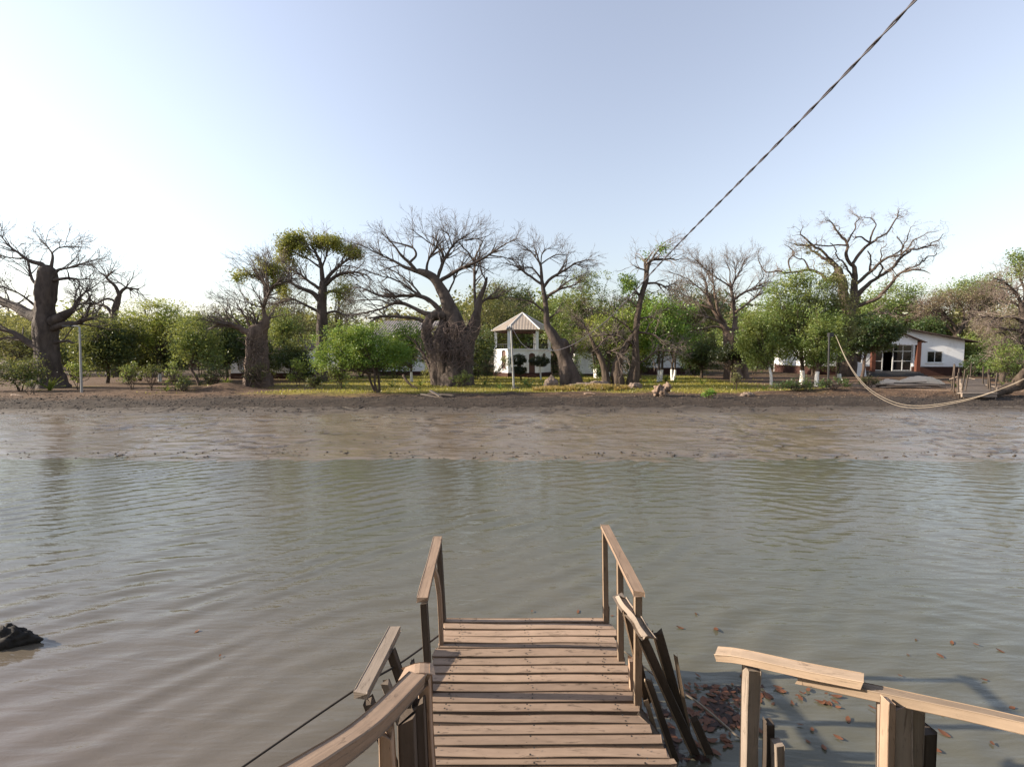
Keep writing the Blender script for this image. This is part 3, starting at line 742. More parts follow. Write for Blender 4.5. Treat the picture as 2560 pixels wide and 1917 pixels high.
t5, l5, w5 = bare_tree('baobab_tree', 'giant gnarled many stemmed bare baobab in the centre of the lawn', 29, Z3,
  [[(960,1478,165),(955,1400,145),(960,1290,135),(975,1180,110),(975,1060,84),(940,920,68),(895,800,56),(850,690,46),(800,605,36),(740,552,29),(650,525,22)],
   [(830,1470,75),(815,1330,58),(790,1210,50),(735,1110,40),(713,1010,40),(735,930,42),(800,885,42),(880,890,45)],
   [(1040,1300,60),(1065,1130,48),(1100,1000,52),(1125,900,36),(1140,820,28),(1170,720,20),(1205,620,12),(1218,575,7)],
   [(880,1474,95),(875,1340,88),(855,1210,82),(840,1100,66),(850,1010,52),(862,930,30),(868,890,8)],
   [(1060,1475,60),(1040,1380,60),(1020,1260,70),(1000,1150,60)],
   [(900,1476,48),(905,1350,48),(900,1220,60),(920,1080,50)]],
  [[(680,535,22),(550,495,14),(450,440,9),(340,390,6),(240,340,4),(150,290,2)],
   [(1125,850,14),(1118,750,12),(1112,600,11),(1115,450,9),(1150,340,5),(1210,230,2)],
   [(800,620,15),(900,560,16),(1000,500,14),(1120,450,12),(1230,390,8),(1350,310,5),(1470,250,2)],
   [(805,600,14),(840,480,14),(870,410,12),(930,320,8),(1000,260,5),(1100,200,3)],
   [(715,545,12),(730,430,9),(780,350,8),(800,280,6),(760,220,3)], [(640,530,15),(570,450,14),(500,380,10),(440,300,6),(380,220,3)],
   [(580,450,10),(630,390,9),(600,330,7),(500,290,4),(400,270,3)],
   [(850,870,28),(770,790,20),(700,740,18),(600,725,14),(480,730,12),(350,730,10),(250,690,6),(130,640,3)],
   [(800,890,30),(700,870,20),(620,830,16),(520,790,14),(430,795,10),(330,840,8),(180,870,5),(60,900,3)],
   [(720,950,20),(610,910,14),(480,900,12),(350,900,10),(230,915,5)], [(740,780,10),(600,680,8),(450,590,6),(320,560,4),(200,500,2)],
   [(1135,830,13),(1200,760,10),(1280,740,8),(1350,690,4)], [(890,720,9),(960,560,6),(1000,480,5),(1050,400,2)],
   [(865,430,8),(820,340,6),(700,260,4),(600,180,2)], [(1120,450,7),(1060,370,6),(1000,300,4),(950,200,2)],
   [(1230,390,6),(1300,400,5),(1420,420,3),(1500,440,2)], [(1000,260,4),(1100,260,4),(1250,220,2)], [(930,320,6),(900,230,4),(830,160,2)],
   [(1180,700,8),(1200,600,6),(1160,500,4),(1170,400,2)], [(690,750,10),(600,640,7),(480,540,5),(330,470,3)],
   [(770,1445,20),(745,1330,15),(700,1230,12),(640,1130,8),(620,1080,4)], [(430,800,6),(320,760,5),(200,760,4),(80,780,2)]],
  tws(tw_baobab, 1.2, .72), M['bark'], M['twig'], 105, 1137, group='baobabs across the river', flute=.24)
# dead creepers tangled round the stems of the centre baobab
r = np.random.default_rng(55)
c0 = np.array([P(850+r.uniform(690, 1090)/3.312, 520+r.uniform(960, 1300)/3.312, 29-r.uniform(.7, 1.5)) for _ in range(300)])
dd = unit(r.normal(size=(300, 3))*np.array([1, .4, .8])); pts = [c0]
for k in range(6):
    dd = unit(dd + .45*r.normal(size=(300, 3))*np.array([1, .3, 1]) + np.array([0, 0, -.05])); pts.append(pts[-1] + dd*r.uniform(.08, .22, (300, 1)))
V, F, U = join([tubes(np.stack(pts, 1), np.tile(np.linspace(.022, .008, 7), (300, 1)), 4)])
mesh_obj('creeper_tangle', V, F, M['twig_red'], t5, smooth=True, kind='stuff')
c0 = np.array([P(400+r.uniform(715, 860)/3.312, 540+r.uniform(1000, 1380)/3.312, 28-r.uniform(1.6, 2.1)) for _ in range(90)])
dd = unit(r.normal(size=(90, 3))*np.array([.6, .3, 1])); pts = [c0]
for k in range(6):
    dd = unit(dd + .4*r.normal(size=(90, 3))*np.array([1, .3, 1]) + np.array([0, 0, .1])); pts.append(pts[-1] + dd*r.uniform(.08, .2, (90, 1)))
V, F, U = join([tubes(np.stack(pts, 1), np.tile(np.linspace(.03, .010, 7), (90, 1)), 4)])
mesh_obj('creeper_tangle', V, F, M['bark_brown'], t3, smooth=True, kind='stuff')

bare_tree('baobab_tree', 'leaning bare baobab with a swollen broken trunk beside the hexagonal pavilion', 28, Z4,
  [[(765,1415,95),(735,1320,82),(705,1210,62),(672,1115,54),(625,1030,46),(582,955,40),(556,890,26),(550,800,22),(540,700,20),(525,620,18),(515,520,14),(505,400,9)],
   [(800,1410,36),(775,1340,30),(740,1250,25)], [(640,1070,30),(690,1060,42),(700,1110,40),(690,1160,40)]],
  [[(507,430,9),(470,320,6),(440,240,3)], [(540,700,14),(580,650,12),(650,610,10),(740,580,6),(850,540,3)],
   [(522,600,12),(580,520,12),(650,480,10),(740,420,7),(830,380,5),(940,360,2)], [(518,570,11),(430,510,9),(350,450,8),(290,420,5),(220,380,3)],
   [(514,530,9),(460,460,7),(410,425,6),(330,430,3)], [(505,400,6),(560,360,5),(630,320,4),(730,320,2)],
   [(548,800,10),(480,750,8),(430,710,7),(380,695,5),(290,690,3)], [(505,410,5),(430,300,4),(370,250,2)],
   [(735,1270,15),(750,1170,14),(768,1100,13),(745,1055,10)], [(560,860,9),(610,820,7),(650,780,4)], [(650,610,6),(700,560,5),(800,500,2)],
   [(740,420,5),(800,400,4),(900,420,2)], [(505,390,5),(520,300,4),(600,250,2)]],
  tws(tw_baobab, .45, .55), M['bark'], M['twig'], 106, 1428, group='baobabs across the river', flute=.2)

bare_tree('baobab_tree', 'three stemmed tree with a tall crooked stem and leafy creeper clump by the river', 27, Z4,
  [[(1262,1400,56),(1285,1250,36),(1288,1100,27),(1290,950,25),(1312,800,22),(1332,680,22),(1368,560,22),(1380,480,20),(1395,400,17)],
   [(1145,1385,58),(1130,1260,40),(1165,1150,28),(1215,1065,22),(1285,965,17)], [(1050,1405,42),(1033,1290,27),(1003,1185,23),(962,1105,18),(928,1030,12)]],
  [[(1372,470,12),(1370,420,11),(1362,355,10)], [(1390,420,15),(1420,365,12),(1500,360,9),(1570,350,6),(1640,365,3)], [(1425,360,8),(1470,290,5),(1520,260,3)],
   [(1335,680,13),(1300,630,10),(1270,600,5)], [(1378,560,10),(1450,555,8),(1530,580,6),(1600,550,3)], [(1285,965,12),(1380,970,8),(1450,990,5),(1540,1060,3)],
   [(930,1040,12),(890,950,8),(840,880,5),(760,830,3)], [(960,1100,9),(1040,1010,7),(1130,960,5),(1200,930,3)], [(1370,450,6),(1310,430,5),(1260,410,2)],
   [(1300,1230,8),(1390,1170,7),(1480,1110,5),(1640,1130,3)], [(1310,850,8),(1400,840,6),(1480,860,3)], [(1290,1000,8),(1200,900,6),(1100,830,4),(980,800,2)],
   [(1290,1080,9),(1180,1010,7),(1050,980,5),(900,1010,3)], [(1000,1180,7),(1080,1120,5),(1180,1150,3)], [(1320,780,7),(1240,700,5),(1150,700,3)]],
  tws(tw_baobab, .62, .7, gnarl=.3), M['bark_brown'], M['twig_pale'], 107, 1580, group='baobabs across the river',
  fol=dict(mat=M['bright'], patches=[(1230,560,70,60,46),(1220,640,60,70,36),(1510,275,45,22,10),(1370,340,30,20,7),(1180,540,40,30,10)], per=30, sig=.16, size=.11, droop=.8))

bare_tree('bare_tree', 'bare reddish tree with a fan of fine branches over the dark round shrub', 37, Z5,
  [[(775,1340,72),(762,1240,58),(757,1120,54),(748,1010,52),(728,945,40)], [(860,1330,40),(830,1180,35),(800,1050,36),(788,940,30)]],
  [[(785,970,32),(788,850,19),(770,700,14),(755,600,10),(745,540,7)], [(725,960,32),(650,850,17),(600,760,12),(560,660,10),(550,560,6),(500,460,3)],
   [(710,920,15),(640,760,10),(620,650,7),(600,500,4),(590,380,2)], [(772,700,10),(850,640,9),(950,590,7),(1080,540,3)],
   [(788,800,11),(870,740,8),(960,670,6),(1090,610,3)], [(752,590,7),(680,540,6),(580,470,4),(440,350,2)], [(755,590,6),(830,450,4),(880,350,2)],
   [(605,770,9),(520,740,6),(450,700,4),(330,640,2)], [(660,880,10),(560,830,7),(470,790,5),(370,770,3)], [(700,930,10),(600,915,8),(500,940,5),(400,970,3)],
   [(745,550,5),(740,450,4),(700,370,2)], [(560,660,6),(470,580,5),(370,510,3),(230,460,2)], [(600,560,4),(530,430,3),(430,330,2)], [(755,600,5),(790,480,4),(770,360,2)],
   [(790,840,8),(850,880,6),(880,905,3)], [(950,590,5),(1020,500,3),(1000,430,2)]],
  tws(tw_baobab, 1.05, .72), M['bark_red'], M['twig_pale'], 108, 1832, flute=.14)

bare_tree('bare_tree', 'tall bare tree with zigzag branches towering over the white house', 41, Z6,
  [[(185,1320,66),(182,1150,55),(185,1000,50),(200,920,42),(222,830,36),(255,720,30),(252,600,21),(240,500,16),(222,455,13)],
   [(195,960,30),(170,760,32),(140,580,32),(105,490,22)]],
  [[(222,470,12),(180,390,12),(185,300,9),(150,230,8),(90,180,6),(60,110,4),(0,90,2)], [(183,310,7),(230,200,5),(280,100,4),(230,40,2)],
   [(225,480,12),(290,380,12),(380,290,10),(480,230,7),(560,160,6),(600,60,4),(640,10,2)], [(380,290,7),(320,250,6),(260,230,5),(220,260,2)],
   [(258,740,22),(350,640,16),(450,570,12),(560,500,12),(640,410,10),(720,350,8),(830,320,6),(930,260,4),(990,230,2)],
   [(255,640,14),(380,530,12),(470,450,10),(560,400,8),(650,380,6),(720,300,5),(800,240,3),(950,170,2)],
   [(240,830,18),(330,790,16),(430,750,14),(540,650,12),(620,550,10),(700,520,8),(820,525,5),(870,550,2)], [(640,535,7),(740,480,6),(840,430,5),(920,380,3)],
   [(380,290,7),(400,190,6),(410,130,4),(350,60,2)], [(140,580,28),(110,500,20),(60,450,14),(-30,400,10),(-120,330,6),(-250,300,3)],
   [(110,520,16),(27,606,14),(-23,546,12),(-123,516,10),(-273,536,8),(-373,526,7),(-463,536,5),(-523,496,4),(-553,416,3),(-513,326,2)],
   [(110,480,12),(77,446,10),(-73,316,8),(-173,246,5),(-183,146,2)], [(185,310,8),(117,306,6),(-73,306,5),(-303,286,2)],
   [(215,905,9),(330,890,9),(430,860,8),(520,880,6),(600,920,3)], [(-273,536,6),(-300,430,5),(-250,350,4),(-330,300,2)], [(-123,516,7),(-170,430,5),(-230,400,4),(-280,330,2)],
   [(560,400,6),(640,330,5),(630,220,3)], [(450,570,7),(480,480,6),(470,380,4),(520,300,2)], [(640,410,7),(650,300,5),(700,220,3),(750,150,2)], [(380,530,8),(380,430,6),(350,360,4)],
   [(260,600,9),(200,520,7),(120,400,5),(60,300,3)]],
  tws(tw_baobab, .85, .62, gnarl=.42, ang=50), M['bark_brown'], M['twig_pale'], 109, 2118, depth=.45, gn=.28,
  fol=dict(mat=M['olive'], patches=[(-90,380,70,50,10),(-150,330,60,30,8)], per=18, sig=.2, size=.13))

bare_tree('bare_tree', 'spreading grey dry tree with flat twiggy crown behind the white house', 52, Z6,
  [[(1095,1150,26),(1100,1045,20),(1150,980,15)]],
  [[(1130,1000,15),(1230,890,12),(1320,830,10),(1450,760,6),(1520,720,3)], [(1100,1050,14),(1060,950,10),(1000,900,8),(900,860,5),(800,800,3)],
   [(1100,1060,10),(1000,960,7),(900,910,5),(780,880,3)], [(1150,980,9),(1160,880,7),(1120,780,5),(1050,720,3)], [(1200,920,8),(1220,820,6),(1200,720,3)], [(1060,950,6),(960,830,5),(860,770,3)],
   [(1320,830,6),(1330,740,4),(1300,690,2)]],
  tws(tw_baobab, 1.0, 1.0, ang=48), M['bark_brown'], M['twig_red'], 110, 2390,
  fol=dict(mat=M['drybrush'], patches=[(820,840,90,60,60),(960,790,120,70,110),(1100,760,130,60,120),(1250,770,110,60,80),(1350,790,90,60,50)], per=20, sig=.3, size=.15))

bare_tree('bare_tree', 'grey crooked dead tree leaning in from the right edge of the picture', 33, Z6,
  [[(1720,1330,40),(1690,1150,34),(1660,960,28),(1640,820,20)], [(1480,1320,18),(1500,1200,15),(1478,1120,13),(1512,1065,10)]],
  [[(1650,880,16),(1600,720,10),(1500,620,6),(1400,580,3)], [(1660,960,14),(1560,900,10),(1450,910,7),(1330,900,4),(1250,940,2)], [(1680,1050,14),(1590,1010,10),(1480,1000,7),(1350,960,4)],
   [(1690,1160,14),(1600,1110,10),(1530,1140,7),(1440,1110,5)], [(1500,1200,8),(1440,1220,7),(1400,1180,4)], [(1690,1200,12),(1610,1220,9),(1540,1210,7),(1480,1280,4)],
   [(1645,830,12),(1660,700,9),(1620,560,6),(1560,450,3)], [(1640,840,10),(1560,780,7),(1480,780,4)], [(1512,1065,6),(1470,1030,5),(1400,1050,3)]],
  tws(tw_baobab, .6, .75, gnarl=.35, ang=50), M['bark'], M['twig_pale'], 111, 2566, depth=.3,
  fol=dict(mat=M['mid'], patches=[(1600,400,60,45,26),(1640,470,60,50,26),(1600,540,50,30,12)], per=22, sig=.22, size=.13))

# ---------------------------------------------------------------- leafy trees and shrubs
G_L = 'green trees on the left of the far bank'
leafy('leafy_tree', 'dark green bushy tree just right of the left lamp post', 31, 268, [(245,850,60,45),(300,840,55,50),(230,890,40,30),(290,895,60,35)], M['dkleaf'], 330, 201, per=40, trunk_r=.11, size=.14, group=G_L)
leafy('leafy_tree', 'yellow green feathery tree standing tallest among the left trees', 33, 400, [(400,770,50,25),(350,800,50,28),(440,800,55,35),(390,840,70,45),(330,830,40,30)], M['fresh'], 300, 202, per=32, trunk_r=.10, twiggy=260, flat=.4, lime=.9, group=G_L)
leafy('leafy_tree', 'deep shaded tree filling the gap below the yellow green crown', 34, 350, [(350,880,70,40),(430,890,70,40),(390,905,80,25)], M['dkleaf'], 330, 203, per=40, trunk_r=.10, group=G_L)
leafy('leafy_tree', 'mid green tree with a slanting pale stem left of the broad stump baobab', 29, 500, [(480,820,40,35),(510,855,45,35),(470,870,40,35),(530,890,30,30)], M['mid'], 210, 204, per=34, trunk_r=.09, lean=-.6, bark_m=M['bark_red'], group=G_L)
leafy('leafy_tree', 'dense olive tree in front of the white bungalow left of the stump baobab', 33, 568, [(560,835,45,45),(590,870,40,35),(545,880,35,40)], M['dkleaf'], 250, 205, per=40, trunk_r=.09, group=G_L)
leafy('airy_tree', 'thin half bare tree against the sky left of the stump baobab', 48, 520, [(520,780,55,25),(560,770,50,20),(480,800,30,25)], M['drybrush'], 60, 206, per=12, trunk_r=.10, twiggy=900, spread=.1, group=G_L)
leafy('airy_tree', 'sparse pale tree with small leaf tufts above the yellow green crown', 44, 370, [(350,760,40,12),(440,765,30,15),(300,775,30,15)], M['yellow'], 34, 207, per=14, trunk_r=.09, twiggy=300, group=G_L)
leafy('shrub', 'low dense hedge bush at the left edge before the huge baobab', 24.5, 50, [(20,925,60,30),(70,920,35,40),(60,945,50,22),(-30,930,60,35)], M['dkleaf'], 200, 208, per=36, size=.09, sig=.18, trunk_r=.04, stems=3, cat='shrub')
leafy('leafy_tree', 'dim trees massed behind the huge left baobab', 46, 30, [(0,830,80,50),(80,870,60,50),(160,860,60,45),(-60,860,70,50),(220,830,60,40)], M['olive'], 420, 209, per=32, size=.18, sig=.45, trunk_r=.14, group=G_L)
G_S = 'saplings and shrubs on the far bank'
for i, (px, d, lob, mt, lb) in enumerate([
    (195, 25.5, [(195,930,22,22),(180,925,14,18)], 'fresh', 'bright sapling between the huge left baobab and the lamp post'),
    (328, 25.0, [(320,935,22,20),(335,920,16,20)], 'mid', 'small leafy sapling left of the limewashed stem on the left bank'),
    (378, 24.6, [(378,940,22,22),(380,925,14,20)], 'dkleaf', 'dark sapling beside the limewashed stem on the left bank'),
    (440, 24.4, [(437,930,18,30),(450,945,22,18)], 'mid', 'tall thin shrub before the slanting pale stem'),
    (465, 24.0, [(460,965,20,16)], 'dkleaf', 'small round dark shrub at the foot of the slanting stem'),
    (540, 26.5, [(540,925,28,30),(520,945,24,16)], 'dkleaf', 'dark shrub between the slanting stem and the white bungalow'),
    (618, 26.8, [(622,925,14,30),(640,940,18,24),(655,925,10,26)], 'olive', 'dry shrub climbing the foot of the stump baobab'),
    (745, 27.5, [(745,915,22,22),(735,935,26,18)], 'fresh', 'yellow green shrub right of the stump baobab'),
    (780, 25.5, [(778,945,26,18),(800,950,22,12)], 'dkleaf', 'low dark shrub at the foot of the tall straight baobab'),
    (850, 25.0, [(850,940,26,20),(838,925,18,18)], 'mid', 'loose green shrub left of the round bright tree'),
    (1145, 27.0, [(1150,950,24,12),(1165,940,16,12)], 'mid', 'low green plants at the foot of the giant centre baobab'),
    (1215, 33.0, [(1215,900,18,35),(1225,930,20,20)], 'dkleaf', 'dark upright shrub left of the hexagonal pavilion'),
    (1235, 34.0, [(1262,905,14,20),(1258,925,10,10)], 'mid', 'thin sapling before the left wall of the hexagonal pavilion'),
    (1440, 31.0, [(1440,915,16,28),(1448,935,14,16)], 'dkleaf', 'dark shrub just right of the leaning baobab'),
    (1840, 25.5, [(1840,935,10,22),(1835,950,8,12)], 'olive', 'dry reedy shrub below the dark round shrub'),
    (1990, 23.2, [(1985,960,34,12),(2015,958,20,16),(1955,963,26,8)], 'dkleaf', 'long low grey green shrub on the bank before the limewashed trunks'),
    (2085, 23.0, [(2085,955,26,14),(2100,960,20,10),(2065,958,20,12)], 'dkleaf', 'low rounded shrub on the bank left of the white house'),
    (1770, 21.5, [(1768,985,11,10),(1778,982,7,7)], 'bright', 'tiny green mangrove seedling alone on the muddy bank'),
    (2522, 31.0, [(2520,885,28,40),(2490,915,30,26),(2545,910,30,30)], 'mid', 'loose green shrub below the dead tree at the right edge'),
    (2420, 34.0, [(2425,925,18,20),(2435,910,14,14)], 'dkleaf', 'small dark bush at the right corner of the white house'),
    (2172, 27.0, [(2165,950,22,9),(2185,955,18,7)], 'olive', 'pale dry bush beside the covered boats'),
    (78, 22.8, [(75,978,12,18),(72,962,10,10)], 'dkleaf', 'leafy stump sprout on the bank below the huge left baobab'),
    ]):
    leafy('shrub', lb, d, px, lob, M[mt], max(26, int(sum(l[2]*l[3] for l in lob)/14)), 300+i, per=24, size=.085, sig=.10, trunk_r=.025, stems=3, cat='shrub', group=G_S, spread=.3)

G_M = 'green trees in the middle of the far bank'
leafy('round_tree', 'round bright green tree with forked low trunk at the water side of the lawn', 23.4, 945, [(880,835,55,32),(835,865,50,40),(920,870,65,45),(975,875,45,40),(880,890,85,38),(800,900,25,28),(1000,890,28,30),(930,830,40,26)], M['bright'], 640, 401, per=46, size=.085, sig=.17, trunk_r=.085, stems=3, spread=.16, group=G_M)
leafy('leafy_tree', 'fresh green tree between the round bright tree and the giant baobab', 33, 1030, [(1020,845,45,35),(1050,870,35,40),(1000,880,40,40)], M['bright'], 230, 402, per=34, trunk_r=.09, lime=.9, group=G_M)
leafy('needle_tree', 'tall dull needle leaved tree between the stump baobab and the tall baobab', 42, 735, [(730,720,45,60),(720,790,60,60),(750,840,60,50),(700,850,50,45)], M['casu'], 330, 403, per=30, sig=.4, size=.17, trunk_r=.14, asp=.25, twiggy=300, droop=1.0, group=G_M)
leafy('needle_tree', 'brownish needle leaved tree right behind the tall straight baobab', 43, 860, [(850,710,35,50),(870,770,40,55),(840,830,50,40),(790,840,40,50)], M['casu'], 260, 404, per=30, sig=.4, size=.17, trunk_r=.14, asp=.25, twiggy=300, droop=1.0, group=G_M)
leafy('leafy_tree', 'dense dark topped tree behind the pavilion roof', 52, 1270, [(1270,730,45,30),(1300,745,35,35),(1230,770,50,40),(1290,790,55,45)], M['dkleaf'], 330, 405, per=34, size=.19, sig=.45, trunk_r=.18, group=G_M)
leafy('acacia_tree', 'wide olive acacia between the giant baobab and the pavilion', 45, 1215, [(1220,740,60,40),(1200,800,60,50),(1270,790,60,45),(1330,800,40,40),(1180,850,50,50),(1250,850,60,40)], M['olive'], 520, 406, per=26, size=.15, sig=.38, trunk_r=.15, twiggy=500, group=G_M)
leafy('acacia_tree', 'airy pale green acacia behind the leaning baobab', 38, 1490, [(1450,700,55,25),(1470,740,60,35),(1420,770,50,40),(1490,790,60,45),(1400,830,50,30),(1470,850,60,35),(1540,760,40,30),(1500,690,30,18)], M['mid'], 560, 407, per=30, size=.13, sig=.28, trunk_r=.13, twiggy=800, flat=.3, lime=.9, stems=2, twig_m=M['twig_pale'], group=G_M)
leafy('acacia_tree', 'yellowish acacia with layered branches right of the leaning baobab', 33, 1520, [(1500,820,50,35),(1540,850,45,35),(1450,870,45,28),(1560,800,35,30),(1590,850,35,35)], M['fresh'], 380, 408, per=28, size=.12, sig=.24, trunk_r=.11, twiggy=700, flat=.3, lime=.8, group=G_M)
leafy('leafy_tree', 'full bright green tree with limewashed forked trunk on the lawn', 33, 1648, [(1640,770,45,25),(1690,775,45,28),(1660,815,65,40),(1625,830,45,40),(1700,840,35,40),(1650,860,60,25)], M['bright'], 420, 409, per=34, trunk_r=.12, stems=2, lime=1.0, spread=.1, twiggy=200, twig_m=M['twig_pale'], group=G_M)
leafy('leafy_tree', 'small tree with limewashed Y shaped trunk before the red footed white wall', 34.5, 1682, [(1680,860,45,25),(1700,845,30,25)], M['dkleaf'], 110, 410, per=32, trunk_r=.11, stems=2, lime=.9, group=G_M)
leafy('dark_tree', 'dark brown dense conifer behind the bare reddish tree', 50, 1730, [(1700,730,40,30),(1720,770,60,40),(1750,810,55,50),(1780,770,40,50),(1680,790,40,40),(1770,860,60,40),(1690,840,50,50)], M['casu'], 700, 411, per=36, size=.19, sig=.42, trunk_r=.2, asp=.3, twiggy=300, twig_m=M['twig_red'], group=G_M)
leafy('leafy_tree', 'shady green tree between the bright tree and the dark round shrub', 39, 1755, [(1750,870,50,35),(1780,895,40,25),(1730,890,35,25)], M['dkleaf'], 230, 412, per=36, trunk_r=.10, group=G_M)
leafy('round_shrub', 'dark clipped round shrub in front of the bare reddish tree', 31, 1830, [(1830,880,42,22),(1805,885,22,18),(1855,885,22,18)], M['topi'], 230, 413, per=34, size=.10, sig=.13, trunk_r=.07, shell=.33, cat='shrub')
G_R = 'green trees on the right of the far bank'
leafy('neem_tree', 'tall airy neem tree with limewashed trunk right of the bare reddish tree', 30, 2005, [(1990,700,50,28),(1960,740,60,35),(2030,740,55,40),(1930,790,60,40),(2000,800,70,45),(2060,790,45,45),(1960,855,60,40),(2030,870,55,40),(2000,890,50,22)], M['mid'], 760, 501, per=34, size=.11, sig=.24, trunk_r=.13, lime=1.0, twiggy=300, droop=.5, group=G_R)
leafy('neem_tree', 'pale green drooping tree on a thin white stem right of the round shrub', 29, 1928, [(1910,810,45,35),(1890,850,45,40),(1930,870,35,35),(1880,810,30,30),(1870,860,30,35),(1900,895,40,20)], M['mid'], 320, 502, per=34, size=.11, sig=.22, trunk_r=.075, lime=1.4, droop=.6, group=G_R)
leafy('neem_tree', 'dense green tree with limewashed trunk left of the black post', 28, 2042, [(2060,820,45,40),(2030,850,45,40),(2080,865,30,45),(2045,895,40,18)], M['mid'], 330, 503, per=34, size=.11, sig=.22, trunk_r=.11, lime=1.0, droop=.4, group=G_R)
leafy('neem_tree', 'yellowish green tree between the black post and the shady mango tree', 30, 2098, [(2090,770,40,50),(2110,830,35,40),(2085,700,30,30)], M['olive'], 210, 504, per=34, size=.11, sig=.22, trunk_r=.10, lime=1.1, droop=.4, group=G_R)
leafy('mango_tree', 'dark shady mango tree hiding the left half of the white house', 36, 2153, [(2160,820,60,35),(2200,840,50,35),(2130,850,50,35),(2180,860,45,18),(2230,828,35,18)], M['dkleaf'], 470, 505, per=40, size=.15, sig=.25, trunk_r=.12, bark_m=M['bark_red'], group=G_R)
leafy('leafy_tree', 'tall dark green tree behind the white house roof', 58, 2240, [(2220,735,50,28),(2270,740,40,32),(2200,775,55,35),(2260,785,50,35)], M['mid'], 330, 506, per=34, size=.2, sig=.5, trunk_r=.2, group=G_R)
leafy('leafy_tree', 'rounded far tree on the skyline left of the right edge', 70, 2420, [(2420,720,40,22),(2480,715,35,28),(2390,740,40,22),(2460,750,55,30)], M['mid'], 300, 507, per=34, size=.24, sig=.6, trunk_r=.22, group=G_R)
leafy('leafy_tree', 'dark bush tree showing between the house roof and the dry tree', 48, 2320, [(2320,815,28,20),(2300,825,20,16)], M['dkleaf'], 110, 508, per=32, size=.17, sig=.3, trunk_r=.12, group=G_R)
leafy('leafy_tree', 'broad green tree beside the right gable of the white house', 44, 2450, [(2440,860,45,30),(2410,880,30,35),(2480,870,40,35),(2450,900,45,20)], M['mid'], 300, 509, per=34, size=.15, sig=.3, trunk_r=.13, group=G_R)
leafy('leafy_tree', 'brown dry thicket tree right of the spreading dry tree', 47, 2500, [(2510,800,60,40),(2560,780,50,50),(2480,830,50,25),(2560,850,50,40)], M['drybrush'], 300, 510, per=20, size=.16, sig=.4, trunk_r=.15, twiggy=1300, twig_m=M['twig_red'], group=G_R)
leafy('leafy_tree', 'greenish tree at the right edge below the skyline', 41, 2555, [(2550,850,40,40),(2590,800,50,60),(2530,880,40,30)], M['olive'], 260, 511, per=30, size=.15, sig=.3, trunk_r=.13, twiggy=200, group=G_R)
leafy('leafy_tree', 'dim undergrowth trees behind the limewashed trunks', 52, 1980, [(1950,860,60,35),(2030,850,60,40),(2080,870,50,30),(1900,870,40,30)], M['dkleaf'], 260, 512, per=30, size=.2, sig=.45, trunk_r=.14, group=G_R)

G_U = 'undergrowth between the garden trees'
for i, (px, d, lob, mt, lb) in enumerate([
    (640, 35, [(665,900,25,45),(650,870,25,40)], 'dkleaf', 'tall dark undergrowth right behind the stump baobab'),
    (725, 34, [(735,890,40,45),(760,920,35,25)], 'dkleaf', 'dark undergrowth between the two leafy baobabs'),
    (610, 34, [(625,880,18,40)], 'dkleaf', 'narrow dark bush hiding the middle of the left bungalow'),
    (905, 38, [(880,905,55,35),(930,915,40,25)], 'dkleaf', 'shaded undergrowth behind the round bright tree'),
    (985, 38, [(985,900,30,45),(1020,890,30,40)], 'dkleaf', 'dark bush in front of the grey roofed bungalow'),
    (1095, 36, [(1095,880,25,60),(1085,920,25,30)], 'olive', 'olive thicket at the left side of the giant centre baobab'),
    (1190, 36, [(1195,890,28,50),(1175,920,30,30),(1215,860,25,40)], 'dkleaf', 'dense dark thicket between the giant baobab and the pavilion'),
    (1405, 44, [(1400,880,22,50),(1410,930,18,20)], 'dkleaf', 'dark thicket behind the leaning baobab trunk'),
    (1530, 36, [(1525,905,22,40),(1500,920,20,20)], 'dkleaf', 'dark bush behind the stems of the three stemmed tree'),
    (1600, 37, [(1605,880,40,50),(1580,915,22,25)], 'dkleaf', 'dark leafy bush left of the limewashed forked trunk'),
    (1735, 43, [(1720,900,25,35),(1745,905,25,30)], 'dkleaf', 'shaded bush right of the red footed white wall'),
    (1885, 45, [(1880,900,30,26),(1910,890,25,30)], 'mid', 'green bush right of the dark round shrub'),
    (2030, 43, [(2030,895,30,22),(2065,890,25,30)], 'dkleaf', 'low dark bush hiding the side wall of the white house'),
    (2480, 39, [(2470,905,45,28),(2520,910,40,24)], 'dkleaf', 'shadowy thicket right of the white house'),
    (275, 42, [(260,880,60,50),(330,880,60,50),(400,885,60,45)], 'dkleaf', 'deep shade thicket behind the left green trees'),
    (500, 43, [(470,875,50,50),(540,870,45,50)], 'dkleaf', 'dark thicket left of the white bungalow'),
    (180, 42, [(180,890,45,40),(140,880,30,40)], 'dkleaf', 'dim thicket right of the huge left baobab trunk'),
    ]):
    leafy('thicket', lb, d, px, lob, M[mt], max(90, int(sum(l[2]*l[3] for l in lob)/17)), 350+i, per=34, size=.15, sig=.24, trunk_r=.05, stems=3, cat='shrub', group=G_U, spread=.2)

leafy('leafy_tree', 'leafy green tree filling the gap left of the tall straight baobab', 38, 700, [(700,800,40,35),(690,850,40,40),(720,840,35,40)], M['mid'], 170, 421, per=32, size=.15, sig=.3, trunk_r=.1, group=G_M)
leafy('leafy_tree', 'green tree rising behind the pavilion topiary and leaning baobab', 47, 1385, [(1380,770,40,35),(1350,800,40,35),(1400,830,40,40)], M['mid'], 200, 422, per=32, size=.17, sig=.35, trunk_r=.12, group=G_M)
leafy('leafy_tree', 'fresh green tree between the dark conifer and the tall neem tree', 41, 1850, [(1850,820,40,35),(1880,790,35,30),(1820,850,35,30)], M['mid'], 190, 423, per=32, size=.15, sig=.3, trunk_r=.1, group=G_M)
